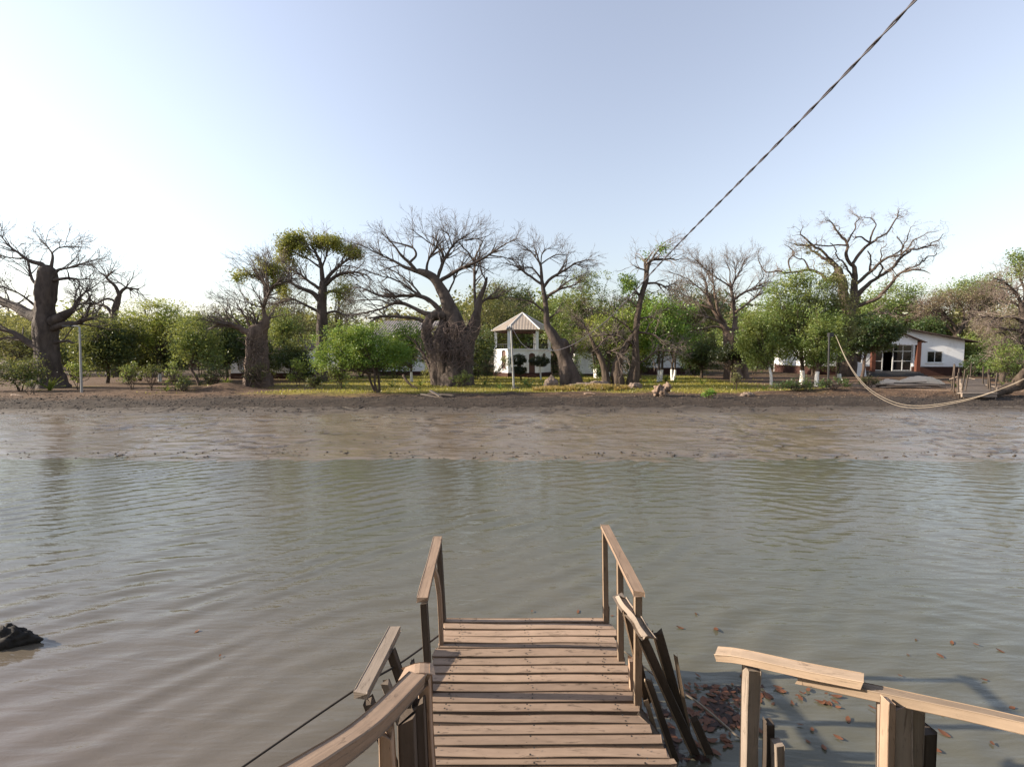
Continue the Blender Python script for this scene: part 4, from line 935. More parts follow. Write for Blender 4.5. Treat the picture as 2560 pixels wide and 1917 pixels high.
# topiary by the pavilion
tp = thing('topiary_shrub', (X(1303, 33), 33, .8), 'two tiered clipped topiary left of the pavilion door', 'shrub', 'clipped topiary by the pavilion')
def ball(cx, cy, rx, ry, d, n, seed, parent, per=30):
    r = np.random.default_rng(seed); k = d/FPX
    q = unit(r.normal(size=(n, 3)))*(r.random((n, 1))**.22)
    C = P(cx, cy, d) + q*np.array([rx*k, rx*k, ry*k])
    V, F = leaves(r, C, per, .055, .075, .5)
    return mesh_obj('crown', V, F, M['topi'], parent, kind='stuff')
ball(1295, 899, 21, 13, 33, 170, 1, tp); ball(1298, 925, 19, 9.5, 33, 130, 2, tp)
q = resample(np.array([P(1303, 951, 33), P(1300, 930, 33), P(1296, 905, 33)]), 8)
V, F, U = tubes(q[None], np.full((1, 8), .06), 8); mesh_obj('trunk', V, F, M['bark_brown'], tp, smooth=True)
tp = thing('topiary_shrub', (X(1351, 33), 33, .8), 'mushroom shaped clipped topiary with white stem before the pavilion', 'shrub', 'clipped topiary by the pavilion')
ball(1348, 903, 26, 13, 33, 190, 3, tp)
q = resample(np.array([P(1352, 949, 33), P(1351, 928, 33), P(1349, 905, 33)]), 8)
V, F, U = tubes(q[None], np.full((1, 8), .055), 8); mesh_obj('trunk', V, F, M['lime'], tp, smooth=True)

# distant wood line: individual trees, four shapes
protos = []
for k, (mt, h, sp) in enumerate([('olive', 5.5, 3.4), ('dkleaf', 6.5, 3.0), ('drybrush', 5.0, 3.6), ('mid', 6.0, 3.2)]):
    r = np.random.default_rng(700+k); C = []
    for _ in range(9):
        o_ = np.array([r.uniform(-sp, sp)*.7, r.uniform(-sp, sp)*.7, h*r.uniform(.35, .82)])
        C.append(o_ + unit(r.normal(size=(26, 3)))*(r.random((26, 1))**.4)*np.array([1.4, 1.4, 1.1]))
    C = np.vstack(C)
    V, F = leaves(r, C, 22, .42, .30, .5)
    b0 = np.array([[0, 0, -.1], [.1, 0, h*.3], [0, .1, h*.55]]); tr = tubes(resample(b0, 8)[None], np.linspace(.26, .12, 8)[None], 8)
    bs = np.stack([resample(np.vstack([b0[1]*.5+b0[2]*.5, (b0[2]+C[j])*.5, C[j]]), 5) for j in r.choice(len(C), 24)])
    bt = tubes(bs, np.tile(np.linspace(.08, .03, 5), (24, 1)), 4)
    Vt, Ft, Ut = join([tr, bt])
    protos.append((V, F, M[mt], Vt, Ft))
made = {}
r = np.random.default_rng(77)
names = ['olive crowned', 'dark green', 'dry brown', 'mid green']
for i in range(64):
    k = int(r.choice(4, p=[.34, .3, .14, .22])); d = r.uniform(56, 90); px = -200 + i*47 + r.uniform(-20, 20)
    x = X(px, d); s = r.uniform(1.05, 1.6)*d/70
    root = thing('distant_tree', (x, d, .78), names[k] + ' distant tree in the wood line behind the garden', 'tree', names[k] + ' trees of the distant wood line')
    s *= 1.25 if px > 1150 else 1.05
    root.scale = (s*1.15, s*1.15, s); root.rotation_euler = (0, 0, r.uniform(0, 6.28))
    V, F, mt, Vt, Ft = protos[k]
    if k not in made:
        wl = base_of(root); a = mesh_obj('crown', V+wl, F, mt, root, kind='stuff'); b = mesh_obj('trunk', Vt+wl, Ft, M['bark_brown'], root, smooth=True)
        made[k] = (a, b)
    else:
        for q in made[k]:
            c = q.copy(); col.objects.link(c); c.parent = root

# unseen trees added behind the jetty to block sky light
for i, (x, y, s_n, k) in enumerate([(-9.5, -9, 1.5, 1), (-3.0, -8, 1.7, 3), (3.6, -8.5, 1.6, 1), (10.0, -8, 1.7, 0), (16, -6.5, 1.5, 3)]):
    root = thing('added_blocker_tree', (x, y, .6), ['first', 'second', 'third', 'fourth', 'fifth'][i] + ' tree from the left, added unseen behind the jetty to block sky light', 'tree', 'unseen trees added to block sky light')
    root.scale = (s_n, s_n, s_n); root.rotation_euler = (0, 0, i*1.3)
    for q in made[k]:
        c = q.copy(); col.objects.link(c); c.parent = root

# palm seedlings on the lawn
def palm_mesh(seed):
    r = np.random.default_rng(seed); V = []; F = []
    for i in range(13):
        a = i*2.4 + r.uniform(-.3, .3); L = r.uniform(.55, .95); rise = r.uniform(.55, 1.25); n0 = len(V)
        for k in range(6):
            t = k/5; rad = L*t*(.75+.1*t); z = rise*L*t - .55*L*t*t*(1.6-rise); wd = .055*math.sin(math.pi*min(.97, t*.85+.12))
            c = np.array([rad*math.cos(a), rad*math.sin(a), z]); sd_ = np.array([-math.sin(a), math.cos(a), 0])
            V += [c-sd_*wd, c+np.array([0, 0, -.02]), c+sd_*wd]
        for k in range(5):
            b = n0+k*3; F += [[b, b+1, b+4, b+3], [b+1, b+2, b+5, b+4]]
    return np.array(V), np.array(F)
pm = [palm_mesh(s) for s in (1, 2, 3)]
proto = {}
for i, (px, d, s, lb) in enumerate([
    (1250, 25.6, .62, 'bright palm seedling left of the white pavilion pole'), (1312, 29.5, .75, 'dark palm seedling below the two tiered topiary'),
    (1323, 27.6, .80, 'tall palm seedling right of the white pavilion pole'), (1356, 27.8, .68, 'upright palm seedling at the foot of the white stemmed topiary'),
    (1385, 29.0, .60, 'palm seedling against the left side of the leaning baobab'), (1478, 31.0, .62, 'palm seedling behind the stone heap right of the leaning baobab'),
    (1600, 31.5, .6, 'palm seedling between the three stemmed tree and the limewashed fork'), (1628, 30.5, .75, 'palm seedling left of the limewashed forked trunk'),
    (1665, 33.0, .85, 'bright palm seedling between the two limewashed trunks'), (1688, 31.2, .7, 'palm seedling right of the second limewashed trunk'),
    (1755, 30.0, .65, 'palm seedling on the shaded lawn left of the dark round shrub'), (1912, 25.2, .65, 'palm seedling on bare soil left of the low grey shrub'),
    (2055, 25.5, .75, 'palm seedling below the neem trees left of the black post'), (2115, 26.8, .85, 'spiky palm seedling in front of the mango tree'),
    (2390, 27.0, .7, 'palm seedling in front of the right corner of the white house'), (2515, 26.0, .85, 'palm seedling on the lawn near the right edge'),
    (2535, 28.5, .9, 'taller palm seedling behind its neighbour near the right edge'), (857, 26.4, .75, 'palm seedling on the lawn left of the round bright tree'),
    (980, 27.5, .7, 'palm seedling right of the round bright tree trunk'), (1052, 28.5, .75, 'palm seedling left of the giant centre baobab'),
    (125, 25.0, 1.3, 'large fern like palm at the foot of the huge left baobab'), (417, 24.2, .55, 'palm seedling on the left bank before the pale slanting stem'),
    (567, 25.5, .6, 'palm seedling before the dark shrub near the red soil heap'), (1212, 29.5, .6, 'palm seedling right of the giant centre baobab')]):
    x = X(px, d); k = i % 3; z = ground_z(x, d)
    if k not in proto:
        o = mesh_obj('palm_seedling', pm[k][0], pm[k][1], M['palm'], None); proto[k] = o
    else:
        o = proto[k].copy(); col.objects.link(o)
    o.location = (x, d, z-.02); o.scale = (s*.9, s*.9, s); o.rotation_euler = (0, 0, i*1.7)
    tag(o, lb, 'palm seedling', 'palm seedlings planted on the lawn')
# ---------------------------------------------------------------- buildings
def zpx(py, Y): return P(CX, py, Y)[2]
def corrugated(p00, p10, p11, p01, n, amp, name, mat, parent, th=.03):
    """ribbed sheet, p00-p10 along the eave, p01-p11 along the ridge"""
    p00, p10, p11, p01 = [np.array(q, float) for q in (p00, p10, p11, p01)]
    nr = unit(np.cross(p10-p00, p01-p00)); nr = nr if nr[2] > 0 else -nr
    V = []; F = []
    for i in range(2*n+1):
        t = i/(2*n); o_ = nr*(amp if i % 2 else 0)
        a, b = p00+(p10-p00)*t, p01+(p11-p01)*t
        V += [a+o_, b+o_, b+o_-nr*th, a+o_-nr*th]
    for i in range(2*n):
        a, b = 4*i, 4*i+4
        F += [[a, b, b+1, a+1], [a+3, a+2, b+2, b+3], [a, a+3, b+3, b], [a+1, b+1, b+2, a+2]]
    F += [[0, 1, 2, 3], [8*n, 8*n+3, 8*n+2, 8*n+1]]
    return mesh_obj(name, np.array(V), F, mat, parent)
def window(parent, x0, x1, z0, z1, y, cols=2, rows=1, fr=.06, name='window', frame=None):
    f = MB(); f.box(x0-fr, x1+fr, y-.06, y+.02, z0-fr, z0).box(x0-fr, x1+fr, y-.06, y+.02, z1, z1+fr)
    f.box(x0-fr, x0, y-.06, y+.02, z0, z1).box(x1, x1+fr, y-.06, y+.02, z0, z1)
    for i in range(1, cols):
        xm = x0+(x1-x0)*i/cols; f.box(xm-fr*.5, xm+fr*.5, y-.055, y+.02, z0, z1)
    for j in range(1, rows):
        zm = z0+(z1-z0)*j/rows; f.box(x0, x1, y-.052, y+.02, zm-fr*.5, zm+fr*.5)
    w_ = f.build(name, frame or M['alum'], parent)
    for i in range(cols):
        for j in range(rows):
            a, b = x0+(x1-x0)*i/cols, x0+(x1-x0)*(i+1)/cols
            MB().box(a+.01, b-.01, y-.02, y-.005, z0+(z1-z0)*j/rows+.01, z0+(z1-z0)*(j+1)/rows-.01).build('pane', M['glass'], w_)
    return w_
def wall_rect(parent, x0, x1, y, z0, z1, th, holes, mat, name='wall', top=None):
    """wall in the x-z plane with rectangular openings; front face at y"""
    m = MB(); xs_ = sorted({x0, x1, *[h[0] for h in holes], *[h[1] for h in holes]})
    for a, b in zip(xs_[:-1], xs_[1:]):
        hs = sorted([(h[2], h[3]) for h in holes if h[0] <= a+1e-6 and h[1] >= b-1e-6]); z = z0
        for c, d in hs:
            if c > z+1e-6: m.box(a, b, y, y+th, z, c)
            z = d
        if z < z1-1e-6: m.box(a, b, y, y+th, z, z1)
    return m.build(name, mat, parent)

# --- white house on the right
HY = 43.5; gz = .80
hx = lambda px: X(px, HY, 2.0)
house = thing('white_house', (hx(2250), HY, gz-.05), 'white bungalow with red columned porch and brown base wall on the right', 'house')
x0, x1, xc = hx(2082), hx(2417), hx(2262); ze, zr = zpx(852, HY), zpx(818, HY); zb = zpx(916, HY)
wz0, wz1 = zpx(906, HY), zpx(878, HY)
wr = (hx(2338.5), hx(2372)); wl_ = (hx(2150), hx(2197)); dr = (hx(2222), hx(2308)); dz0, dz1 = zpx(927, HY), zpx(862, HY)
wall_rect(house, x0, x1, HY, zb, ze, .25, [(*wr, wz0, wz1), (*wl_, wz0-.05, wz1-.05), (dr[0], dr[1], zb, dz1)], M['white'])
for a_, b_ in ((x0-.03, dr[0]), (dr[1], x1+.03)): MB().box(a_, b_, HY-.04, HY+.25, gz-.3, zb).build('base_wall', M['redwall'], house)
MB().prism([(x0, HY, ze), (x1, HY, ze), (xc, HY, zr)], (0, .25, 0)).build('gable', M['white'], house)
D = 9.0
MB().box(x0-.03, x0+.28, HY+.252, HY+D+.1, gz-.3, zb).build('base_wall', M['redwall'], house)
MB().box(x0, x0+.25, HY+.25, HY+D, zb, ze).build('wall', M['white'], house)
MB().box(x1-.25, x1, HY+.25, HY+D, gz-.3, ze).build('wall', M['white'], house)
MB().box(x0, x1, HY+D, HY+D+.25, gz-.3, ze).build('wall', M['white'], house)
MB().box(x1+.004, x1+.5, HY-.1, HY+.3, gz-.3, zpx(898, HY)).build('buttress', M['redwall'], house)
sl_ = (zr-ze)/(x1-xc); o1 = .9
corrugated((x1+o1, HY-.6, ze-sl_*o1+.05), (x1+o1, HY+D+.6, ze-sl_*o1+.05), (xc, HY+D+.6, zr+.05), (xc, HY-.6, zr+.05), 26, .04, 'roof_sheet', M['tin_dark'], house, .08)
sl2 = (zr-ze)/(xc-x0)
corrugated((x0-o1, HY-.6, ze-sl2*o1+.05), (x0-o1, HY+D+.6, ze-sl2*o1+.05), (xc, HY+D+.6, zr+.05), (xc, HY-.6, zr+.05), 26, .04, 'roof_sheet', M['tin_dark'], house, .08)
window(house, wr[0]+.06, wr[1]-.06, wz0+.06, wz1-.06, HY+.05, 2, 1); window(house, wl_[0]+.06, wl_[1]-.06, wz0+.01, wz1-.11, HY+.05, 2, 1)
MB().box(wr[0]-.1, wr[1]+.1, HY-.08, HY+.02, wz0-.10, wz0-.004).build('sill', M['white'], house)
MB().box(wl_[0]-.1, wl_[1]+.1, HY-.08, HY+.02, wz0-.15, wz0-.054).build('sill', M['white'], house)
# glazed entrance: transom row above, door leaves below, one leaf standing open
zt = zpx(878, HY); ex = [dr[0]+.05, hx(2243), hx(2266), hx(2287), dr[1]-.05]
ent = MB()
for x in (ex[0], ex[1], ex[2], ex[3], ex[4]): ent.box(x-.04, x+.04, HY+.06, HY+.14, dz0, dz1)
ent.box(ex[0], ex[4], HY+.062, HY+.138, zt-.04, zt+.04).box(ex[0], ex[4], HY+.062, HY+.138, dz1-.08, dz1-.004)
en = ent.build('entrance_frame', M['alum'], house)
zm = (dz0+zt)/2
for i in (0, 2, 3):
    MB().box(ex[i]+.04, ex[i+1]-.04, HY+.064, HY+.136, zm-.035, zm+.035).box(ex[i]+.04, ex[i+1]-.04, HY+.064, HY+.136, dz0+.01, dz0+.09).build('door_rail', M['alum'], en)
    for a, b in ((dz0+.1, zm-.04), (zm+.04, zt-.05)): MB().box(ex[i]+.045, ex[i+1]-.045, HY+.09, HY+.105, a, b).build('pane', M['glass'], en)
for i in range(4): MB().box(ex[i]+.045, ex[i+1]-.045, HY+.09, HY+.105, zt+.05, dz1-.09).build('pane', M['glass'], en)
MB().box(x0+.3, x1-.3, HY+.3, HY+D-.1, gz-.1, dz0+.01).build('floor_slab', M['step'], house)
MB().box(dr[0]-1, dr[1]+1, HY+4.0, HY+4.1, dz0, ze).build('inner_wall', M['door'], house)
# porch
PY = HY-1.7; pxm = lambda px: X(px, PY, 2.5)
ca, cb, cm_ = pxm(2237), pxm(2336), pxm(2284); pz0, pz1, pzr = zpx(862, PY), zpx(851, PY), zpx(828, PY)
for c in (ca, cb): MB().box(c-.16, c+.16, PY, PY+.32, gz-.3, pz0+.3).build('column', M['redcol'], house)
MB().prism([(ca+.17, PY+.05, pz0), (cb-.17, PY+.05, pz0), (cb-.17, PY+.05, pz1), (cm_, PY+.05, pzr), (ca+.17, PY+.05, pz1)], (0, .2, 0)).build('porch_gable', M['white'], house)
MB().box(ca, cb, PY+.26, HY-.01, pz0+.02, pz0+.1).build('porch_ceiling', M['white'], house)
corrugated((cb+.45, PY-.3, pz1-.18), (cb+.45, HY-.02, pz1-.18), (cm_, HY-.02, pzr+.04), (cm_, PY-.3, pzr+.04), 6, .03, 'porch_roof_sheet', M['tin_dark'], house, .06)
corrugated((ca-.45, PY-.3, pz1-.18), (ca-.45, HY-.02, pz1-.18), (cm_, HY-.02, pzr+.04), (cm_, PY-.3, pzr+.04), 6, .03, 'porch_roof_sheet', M['tin_dark'], house, .06)
for i in range(3): MB().box(ca-.5+.1*i, cb+.4-.1*i, PY-.6+.3*i, HY+.02-.01*i, gz-.3+.004*i, dz0-.30+.15*i).build('step', M['step'], house)
# white masonry pier left of the house
MB().prism([(hx(2085), HY-2, gz-.2), (hx(2128), HY-2, gz-.2), (hx(2122), HY-2, zpx(908, HY)), (hx(2085), HY-2, zpx(900, HY))], (0, .5, 0)).build('garden_wall_pier', M['white'], None)
tag(bpy.data.objects['garden_wall_pier'], 'short whitewashed garden wall pier left of the white house', 'wall')

house.rotation_euler = (0, 0, R_(-10)); house.location.x -= 1.4

# --- hexagonal two storey pavilion
GY = 39.3; px_m = GY/FPX; sgn = 75*px_m; ap = sgn*math.sqrt(3)/2; gx, gy = X(1307.5, GY, 2), GY+ap
pav = thing('pavilion', (gx, gy, .75), 'white hexagonal two storey pavilion with ribbed tin roof and open upper floor', 'pavilion')
def hexp(rad, k): a = R_(-120 + 60*k); return np.array([gx+rad*math.cos(a), gy+rad*math.sin(a)])
zt_, ze_, za = zpx(872, GY), zpx(824, GY), zpx(783, gy)
zpl = zpx(932, GY)
for k in range(6):
    a, b = hexp(sgn, k), hexp(sgn, k+1); t = unit(b-a); nn = np.array([t[1], -t[0]])
    def q3(p, z, off=0): return (*(p+nn*off), z)
    L = np.linalg.norm(b-a)
    def slab(u0, u1, z0, z1, o0, o1_, m=None):
        m = m or MB(); p = [a+t*u0, a+t*u1]
        return m.prism([q3(p[0], z0, o0), q3(p[1], z0, o0), q3(p[1], z0, o1_), q3(p[0], z0, o1_)], (0, 0, z1-z0))
    slab(-.03, L+.03, .6, zpl, -.25, .05).build('plinth', M['redwall'], pav)
    ops = {0: [(L*.70, L*.90, zpl+.002, zpl+1.55), (L*.30, L*.44, zpl+.5, zpl+1.5)], 5: [(L*.55, L*.85, zpl+.35, zpl+1.75)], 1: [(L*.35, L*.6, zpl+.5, zpl+1.5)]}.get(k, [])
    m = MB(); us = sorted({0, L, *[o[0] for o in ops], *[o[1] for o in ops]})
    for u0, u1 in zip(us[:-1], us[1:]):
        h = [o for o in ops if o[0] <= u0+1e-6 and o[1] >= u1-1e-6]
        if h:
            if h[0][2] > zpl+.01: slab(u0, u1, zpl, h[0][2], -.2, 0, m)
            # arched head
            c = (u0+u1)/2; rr = (u1-u0)/2; zs = h[0][3]
            for i in range(6):
                v0, v1 = u0+(u1-u0)*i/6, u0+(u1-u0)*(i+1)/6; vm = (v0+v1)/2
                slab(v0, v1, zs + .8*math.sqrt(max(0, rr*rr-(vm-c)**2)), zt_-.1, -.2, 0, m)
        else: slab(u0, u1, zpl, zt_-.1, -.2, 0, m)
    m.build('wall', M['white'], pav)
    for o in ops:
        slab(o[0]-.02, o[1]+.02, o[2]-.02, o[3]+.8*(o[1]-o[0])/2, -.15, -.10).build('door' if o[2] < zpl+.01 else 'window_shutter', M['door'], pav)
    slab(-.06, L+.06, zt_-.1, zt_, -.26, .09).build('parapet_cap', M['white'], pav)
    cc = hexp(sgn-.16, k)
    MB().box(cc[0]-.13, cc[0]+.13, cc[1]-.13, cc[1]+.13, zt_-.3, ze_).build('column', M['white'], pav)
    slab(.1, L-.1, zt_+.42, zt_+.46, -.19, -.15).build('guard_rail', M['black'], pav)
    for u in np.linspace(.3, L-.3, 6): slab(u-.012, u+.012, zt_-.02, zt_+.421, -.183, -.157).build('baluster', M['black'], pav)
    slab(-.05, L+.05, ze_-.14, ze_+.05, -.3, -.05).build('ring_beam', M['door'], pav)
    # roof facet
    A = np.array([gx, gy, za]); B, Cc = np.array([*hexp(sgn+.28, k), ze_-.02]), np.array([*hexp(sgn+.28, k+1), ze_-.02])
    nr = unit(np.cross(Cc-B, A-B)); V = []; F = []; n = 22
    for i in range(2*n+1):
        e = i/(2*n); o_ = nr*(.035 if i % 2 else 0); p = B+(Cc-B)*e; tp_ = (B+(A-B)*(e*2)) if e <= .5 else (Cc+(A-Cc)*((1-e)*2))
        V += [p+o_, tp_+o_, tp_+o_-nr*.03, p+o_-nr*.03]
    for i in range(2*n):
        c, d = 4*i, 4*i+4; F += [[c, d, d+1, c+1], [c+3, c+2, d+2, d+3], [c, c+3, d+3, d]]
    mesh_obj('roof_sheet', np.array(V), F, M['tin'], pav)
    q = np.stack([B+(A-B)*t_ + np.array([0, 0, .04]) for t_ in np.linspace(0, 1, 6)])
    V, F, U = tubes(q[None], np.full((1, 6), .055), 8); mesh_obj('hip_cap', V, F, M['cap'], pav, smooth=True)
MB().prism([(*hexp(sgn-.2, k), zt_-.32) for k in range(6)], (0, 0, .18)).build('upper_floor', M['white'], pav)
for i in range(2): MB().box(X(1318, GY), X(1343, GY), GY-.7+.3*i, GY-.052-.004*i, .6, .85+.17*i).build('step', M['redwall'], pav)

# --- white bungalows glimpsed between the trees
def bungalow(label, px0, px1, Y, top_py, depth, roof_py, wins, roof_m, plinth=.5, over=.6):
    a, b = X(px0, Y), X(px1, Y); z1, zr_ = zpx(top_py, Y), zpx(roof_py, Y+depth/2)
    r_ = thing('bungalow', ((a+b)/2, Y, .75), label, 'house', 'white bungalows behind the trees')
    hs = [(X(w_[0], Y), X(w_[1], Y), zpx(w_[3], Y), zpx(w_[2], Y)) for w_ in wins]
    wall_rect(r_, a, b, Y, .7+plinth, z1, .22, hs, M['white'])
    MB().box(a-.03, b+.03, Y-.04, Y+depth, .5, .7+plinth).build('plinth', M['redwall'], r_)
    for c in (a, b-.22): MB().box(c, c+.22, Y+.22, Y+depth, .7+plinth, z1).build('wall', M['white'], r_)
    MB().box(a, b, Y+depth-.2, Y+depth, .7+plinth, z1).build('wall', M['white'], r_)
    for h in hs: window(r_, h[0]+.05, h[1]-.05, h[2]+.05, h[3]-.05, Y+.05, 2, 1)
    ym = Y+depth/2; k = (zr_-z1)/(depth/2); e = over
    corrugated((a-e, Y-e, z1-k*e+.03), (b+e, Y-e, z1-k*e+.03), (b+e, ym, zr_+.03), (a-e, ym, zr_+.03), 40, .035, 'roof_sheet', roof_m, r_, .06)
    corrugated((a-e, Y+depth+e, z1-k*e+.03), (b+e, Y+depth+e, z1-k*e+.03), (b+e, ym, zr_+.03), (a-e, ym, zr_+.03), 40, .035, 'roof_sheet', roof_m, r_, .06)
    for c in (a, b-.22): MB().prism([(c, Y, z1), (c, Y+depth, z1), (c, ym, zr_)], (.22, 0, 0)).build('gable', M['white'], r_)
    return r_
bungalow('white bungalow half hidden behind the stump baobab on the left', 578, 770, 37, 872, 7, 850, [(595, 607, 905, 925), (686, 702, 905, 925)], M['tin_dark'], .6)
bungalow('white bungalow with high grey roof behind the round bright tree', 940, 1172, 44, 838, 9, 803, [(1000, 1018, 895, 915), (960, 975, 895, 915)], M['grey_roof'], .5)
bungalow('long white bungalow behind the three stemmed tree', 1446, 1592, 43, 868, 7, 850, [(1492, 1506, 893, 915), (1545, 1560, 893, 915)], M['tin_dark'], .3)
bungalow('white bungalow with red base behind the limewashed fork', 1625, 1712, 46, 870, 7, 850, [(1640, 1652, 893, 910)], M['tin_dark'], .8)

# ---------------------------------------------------------------- poles, cables, shore clutter
def tube_obj(name, pts, r0, mat, parent=None, K=20, sides=8, r1=None, cap=True):
    q = resample(np.array(pts, float), K); rr = np.linspace(r0, r1 if r1 is not None else r0, K)
    V, F, U, T_ = tubes(q[None], rr[None], sides, cap=True)
    return mesh_obj(name, V, [list(map(int, f)) for f in F]+[list(map(int, f)) for f in T_], mat, parent, smooth=True, uv=U, origin=q[0])
PB = P(1285, 973, 26.2); PT = P(1277, 812, 26.2); PB[2] = ground_z(PB[0], 26.2)-.2
po = thing('utility_pole', (PB[0], 26.2, PB[2]+.2), 'slim white utility pole in front of the hexagonal pavilion', 'pole')
tube_obj('shaft', [PB, PT], .065, M['pole'], po, r1=.045); MB().box(PT[0]-.25, PT[0]+.12, 26.14, 26.22, PT[2]-.25, PT[2]-.19).build('crossarm', M['black'], po)
for dx in (-.2, .06): MB().box(PT[0]+dx-.03, PT[0]+dx+.03, 26.15, 26.21, PT[2]-.188, PT[2]-.06).build('insulator', M['cap'], po)
tube_obj('footing', [PB+np.array([.1, -.1, .1]), PB+np.array([.1, -.1, .3])], .3, M['clod'], po, K=3, r1=.2)
LB = P(204, 982, 23.6); LB[2] = ground_z(LB[0], 23.6)-.2; LT = P(199, 818, 23.6)
lp_ = thing('lamp_post', (LB[0], 23.6, LB[2]+.2), 'slender grey lamp post beside the huge left baobab', 'lamp post')
tube_obj('shaft', [LB, LT], .055, M['pole'], lp_, r1=.04)
tube_obj('lamp_arm', [LT, LT+np.array([-.15, 0, .06]), LT+np.array([-.45, 0, .05])], .035, M['pole'], lp_)
MB().box(LT[0]-.85, LT[0]-.4, 23.5, 23.7, LT[2]+.02, LT[2]+.12).build('lamp_head', M['black'], lp_)
BB = P(2071, 955, 25); BB[2] = ground_z(BB[0], 25)-.2; BT = P(2073, 835, 25)
bp = thing('black_post', (BB[0], 25, BB[2]+.2), 'thin black post among the neem trees left of the white house', 'pole')
tube_obj('shaft', [BB, BT], .055, M['black'], bp, r1=.045)
tube_obj('footing', [BB+np.array([0, 0, .15]), BB+np.array([0, 0, .27])], .14, M['clod'], bp, K=3, r1=.1)

# twisted overhead cable from the near bank to the utility pole
A_, b_c = 3.09, -.121
cd = np.array([-2.5, 0.3, 3.0, 6.4, 9.6, 13.4, 18.6, 22.2, 26.15]); cz = np.array([7.35, 6.25, 5.22, 4.32, 3.45, 2.98, 3.04, 3.50, PT[2]-.1])
cxx = np.array([A_+b_c*d for d in cd]); cxx[-1] = PT[0]+.06
ctr = resample(np.stack([cxx, cd, cz], -1), 420); T = unit(np.gradient(ctr, axis=0))
Aa = unit(np.cross(T, np.array([0, 0, 1.]))); Bb = np.cross(T, Aa)
ln = np.concatenate([[0], np.cumsum(np.linalg.norm(np.diff(ctr, axis=0), axis=1))])
cab = thing('overhead_cable', ctr[-1], 'twisted dark overhead cable crossing the sky to the pavilion pole', 'cable')
tw_ph = ln*2*np.pi/.42 + 1.6*noise(ln*.9, 2.0, 0, 3) + .9*noise(ln*2.3, 5.0, 0, 4)
for ph in (0, math.pi):
    tw_ = ctr + .0072*(Aa*np.cos(tw_ph+ph)[:, None] + Bb*np.sin(tw_ph+ph)[:, None])
    V, F, U = tubes(tw_[None], np.full((1, 420), .0064), 6); mesh_obj('strand', V, F, M['cable'], cab, smooth=True)
# near pole that carries the cable, behind the camera
np_ = thing('cable_pole', (cxx[0], cd[0], .2), 'wooden pole on the near bank carrying the overhead cable', 'pole')
tube_obj('shaft', [(cxx[0], cd[0], -.6), (cxx[0], cd[0], 7.7)], .11, M['dark'], np_, r1=.08)

# two slack pale ropes slung over the mud on the right
for i, (dy, dz) in enumerate(((0, 0), (.25, -.10))):
    pts = [P(2088, 836, 25.0), P(2120, 905, 22.0), P(2165, 964, 19.6), P(2230, 1003, 17.6), P(2300, 1014, 16.4), P(2400, 1001, 15.2), P(2480, 980, 14.3), P(2570, 945, 13.0), P(2800, 840, 11.0)]
    pts = [q + np.array([0, dy*(k/8), dz*min(1, k/4)]) for k, q in enumerate(pts)]
    o = tube_obj('slack_rope', pts, .0095, M['rope'], None, K=90, sides=6)
    tag(o, ['upper slack pale rope hanging over the mud at the right', 'lower slack pale rope hanging over the mud at the right'][i], 'rope', 'slack ropes at the right')
MB().box(BB[0]-.12, BB[0]+.12, 24.9, 25.1, P(0, 842, 25)[2], P(0, 832, 25)[2]).build('rope_clamp', M['black'], bp)
tp_ = P(2800, 840, 11.0); np2 = thing('rope_post', (tp_[0], 11, 0), 'wooden mooring post beyond the right edge holding the slack ropes', 'post')
tube_obj('shaft', [(tp_[0], 11.1, -.8), (tp_[0], 11.1, tp_[2]+.3)], .09, M['dark'], np2)

# lumps and logs
def lump_obj(name, c, rad, mat, label, cat, seed, group=None, rough=.35, sub=44):
    u = np.linspace(0, np.pi, sub//2); v = np.linspace(0, 2*np.pi, sub, endpoint=False)
    Ug, Vg = np.meshgrid(u, v, indexing='ij')
    D_ = np.stack([np.sin(Ug)*np.cos(Vg), np.sin(Ug)*np.sin(Vg), np.cos(Ug)], -1)
    f = 1 + rough*fbm(D_[..., 0]*1.8+seed, D_[..., 1]*1.8, D_[..., 2]*1.8, seed, 4)*1.3 + rough*.5*noise(D_[..., 0]*6, D_[..., 1]*6, D_[..., 2]*6, seed) + rough*.3*noise(D_[..., 0]*13, D_[..., 1]*13, D_[..., 2]*13, seed+3)
    V = D_*f[..., None]*np.array(rad) + np.array(c)
    i = np.arange(V[..., 0].size).reshape(Ug.shape); nx = np.roll(i, -1, 1)
    F = np.stack([i[:-1], i[1:], nx[1:], nx[:-1]], -1).reshape(-1, 4)
    return tag(mesh_obj(name, V.reshape(-1, 3), F, mat, None, smooth=True, origin=c), label, cat, group)
c = P(18, 1632, 4.12); c[2] = .02
lump_obj('sunken_rock', c, (.25, .11, .14), M['rock'], 'black half sunken mud covered rock at the left edge of the water', 'rock', 4, rough=.4)
lump_obj('root_boulder', P(1378, 962, 26.4), (.38, .3, .42), M['stone'], 'pale weathered boulder at the left foot of the leaning baobab', 'rock', 8, rough=.4)
lump_obj('root_boulder', P(1462, 968, 25.9), (1.0, .5, .26), M['stone'], 'low pale earth covered boulder right of the leaning baobab', 'rock', 9, rough=.4)
lump_obj('root_boulder', P(1500, 965, 26.2), (.7, .4, .26), M['stone'], 'rounded pale boulder between the leaning baobab and the three stemmed tree', 'rock', 10, rough=.4)
lump_obj('root_boulder', P(1545, 973, 25.0), (.32, .25, .22), M['clod'], 'dark stone lying at the foot of the three stemmed tree', 'rock', 11, rough=.5)
lump_obj('root_boulder', P(1585, 968, 25.6), (.4, .3, .25), M['stone'], 'small pale stone right of the three stemmed tree', 'rock', 12, rough=.5)
lump_obj('bank_stone', P(1868, 988, 22.3), (.30, .2, .15), M['stone'], 'single grey stone on the bank below the palm seedling', 'rock', 13, rough=.5)
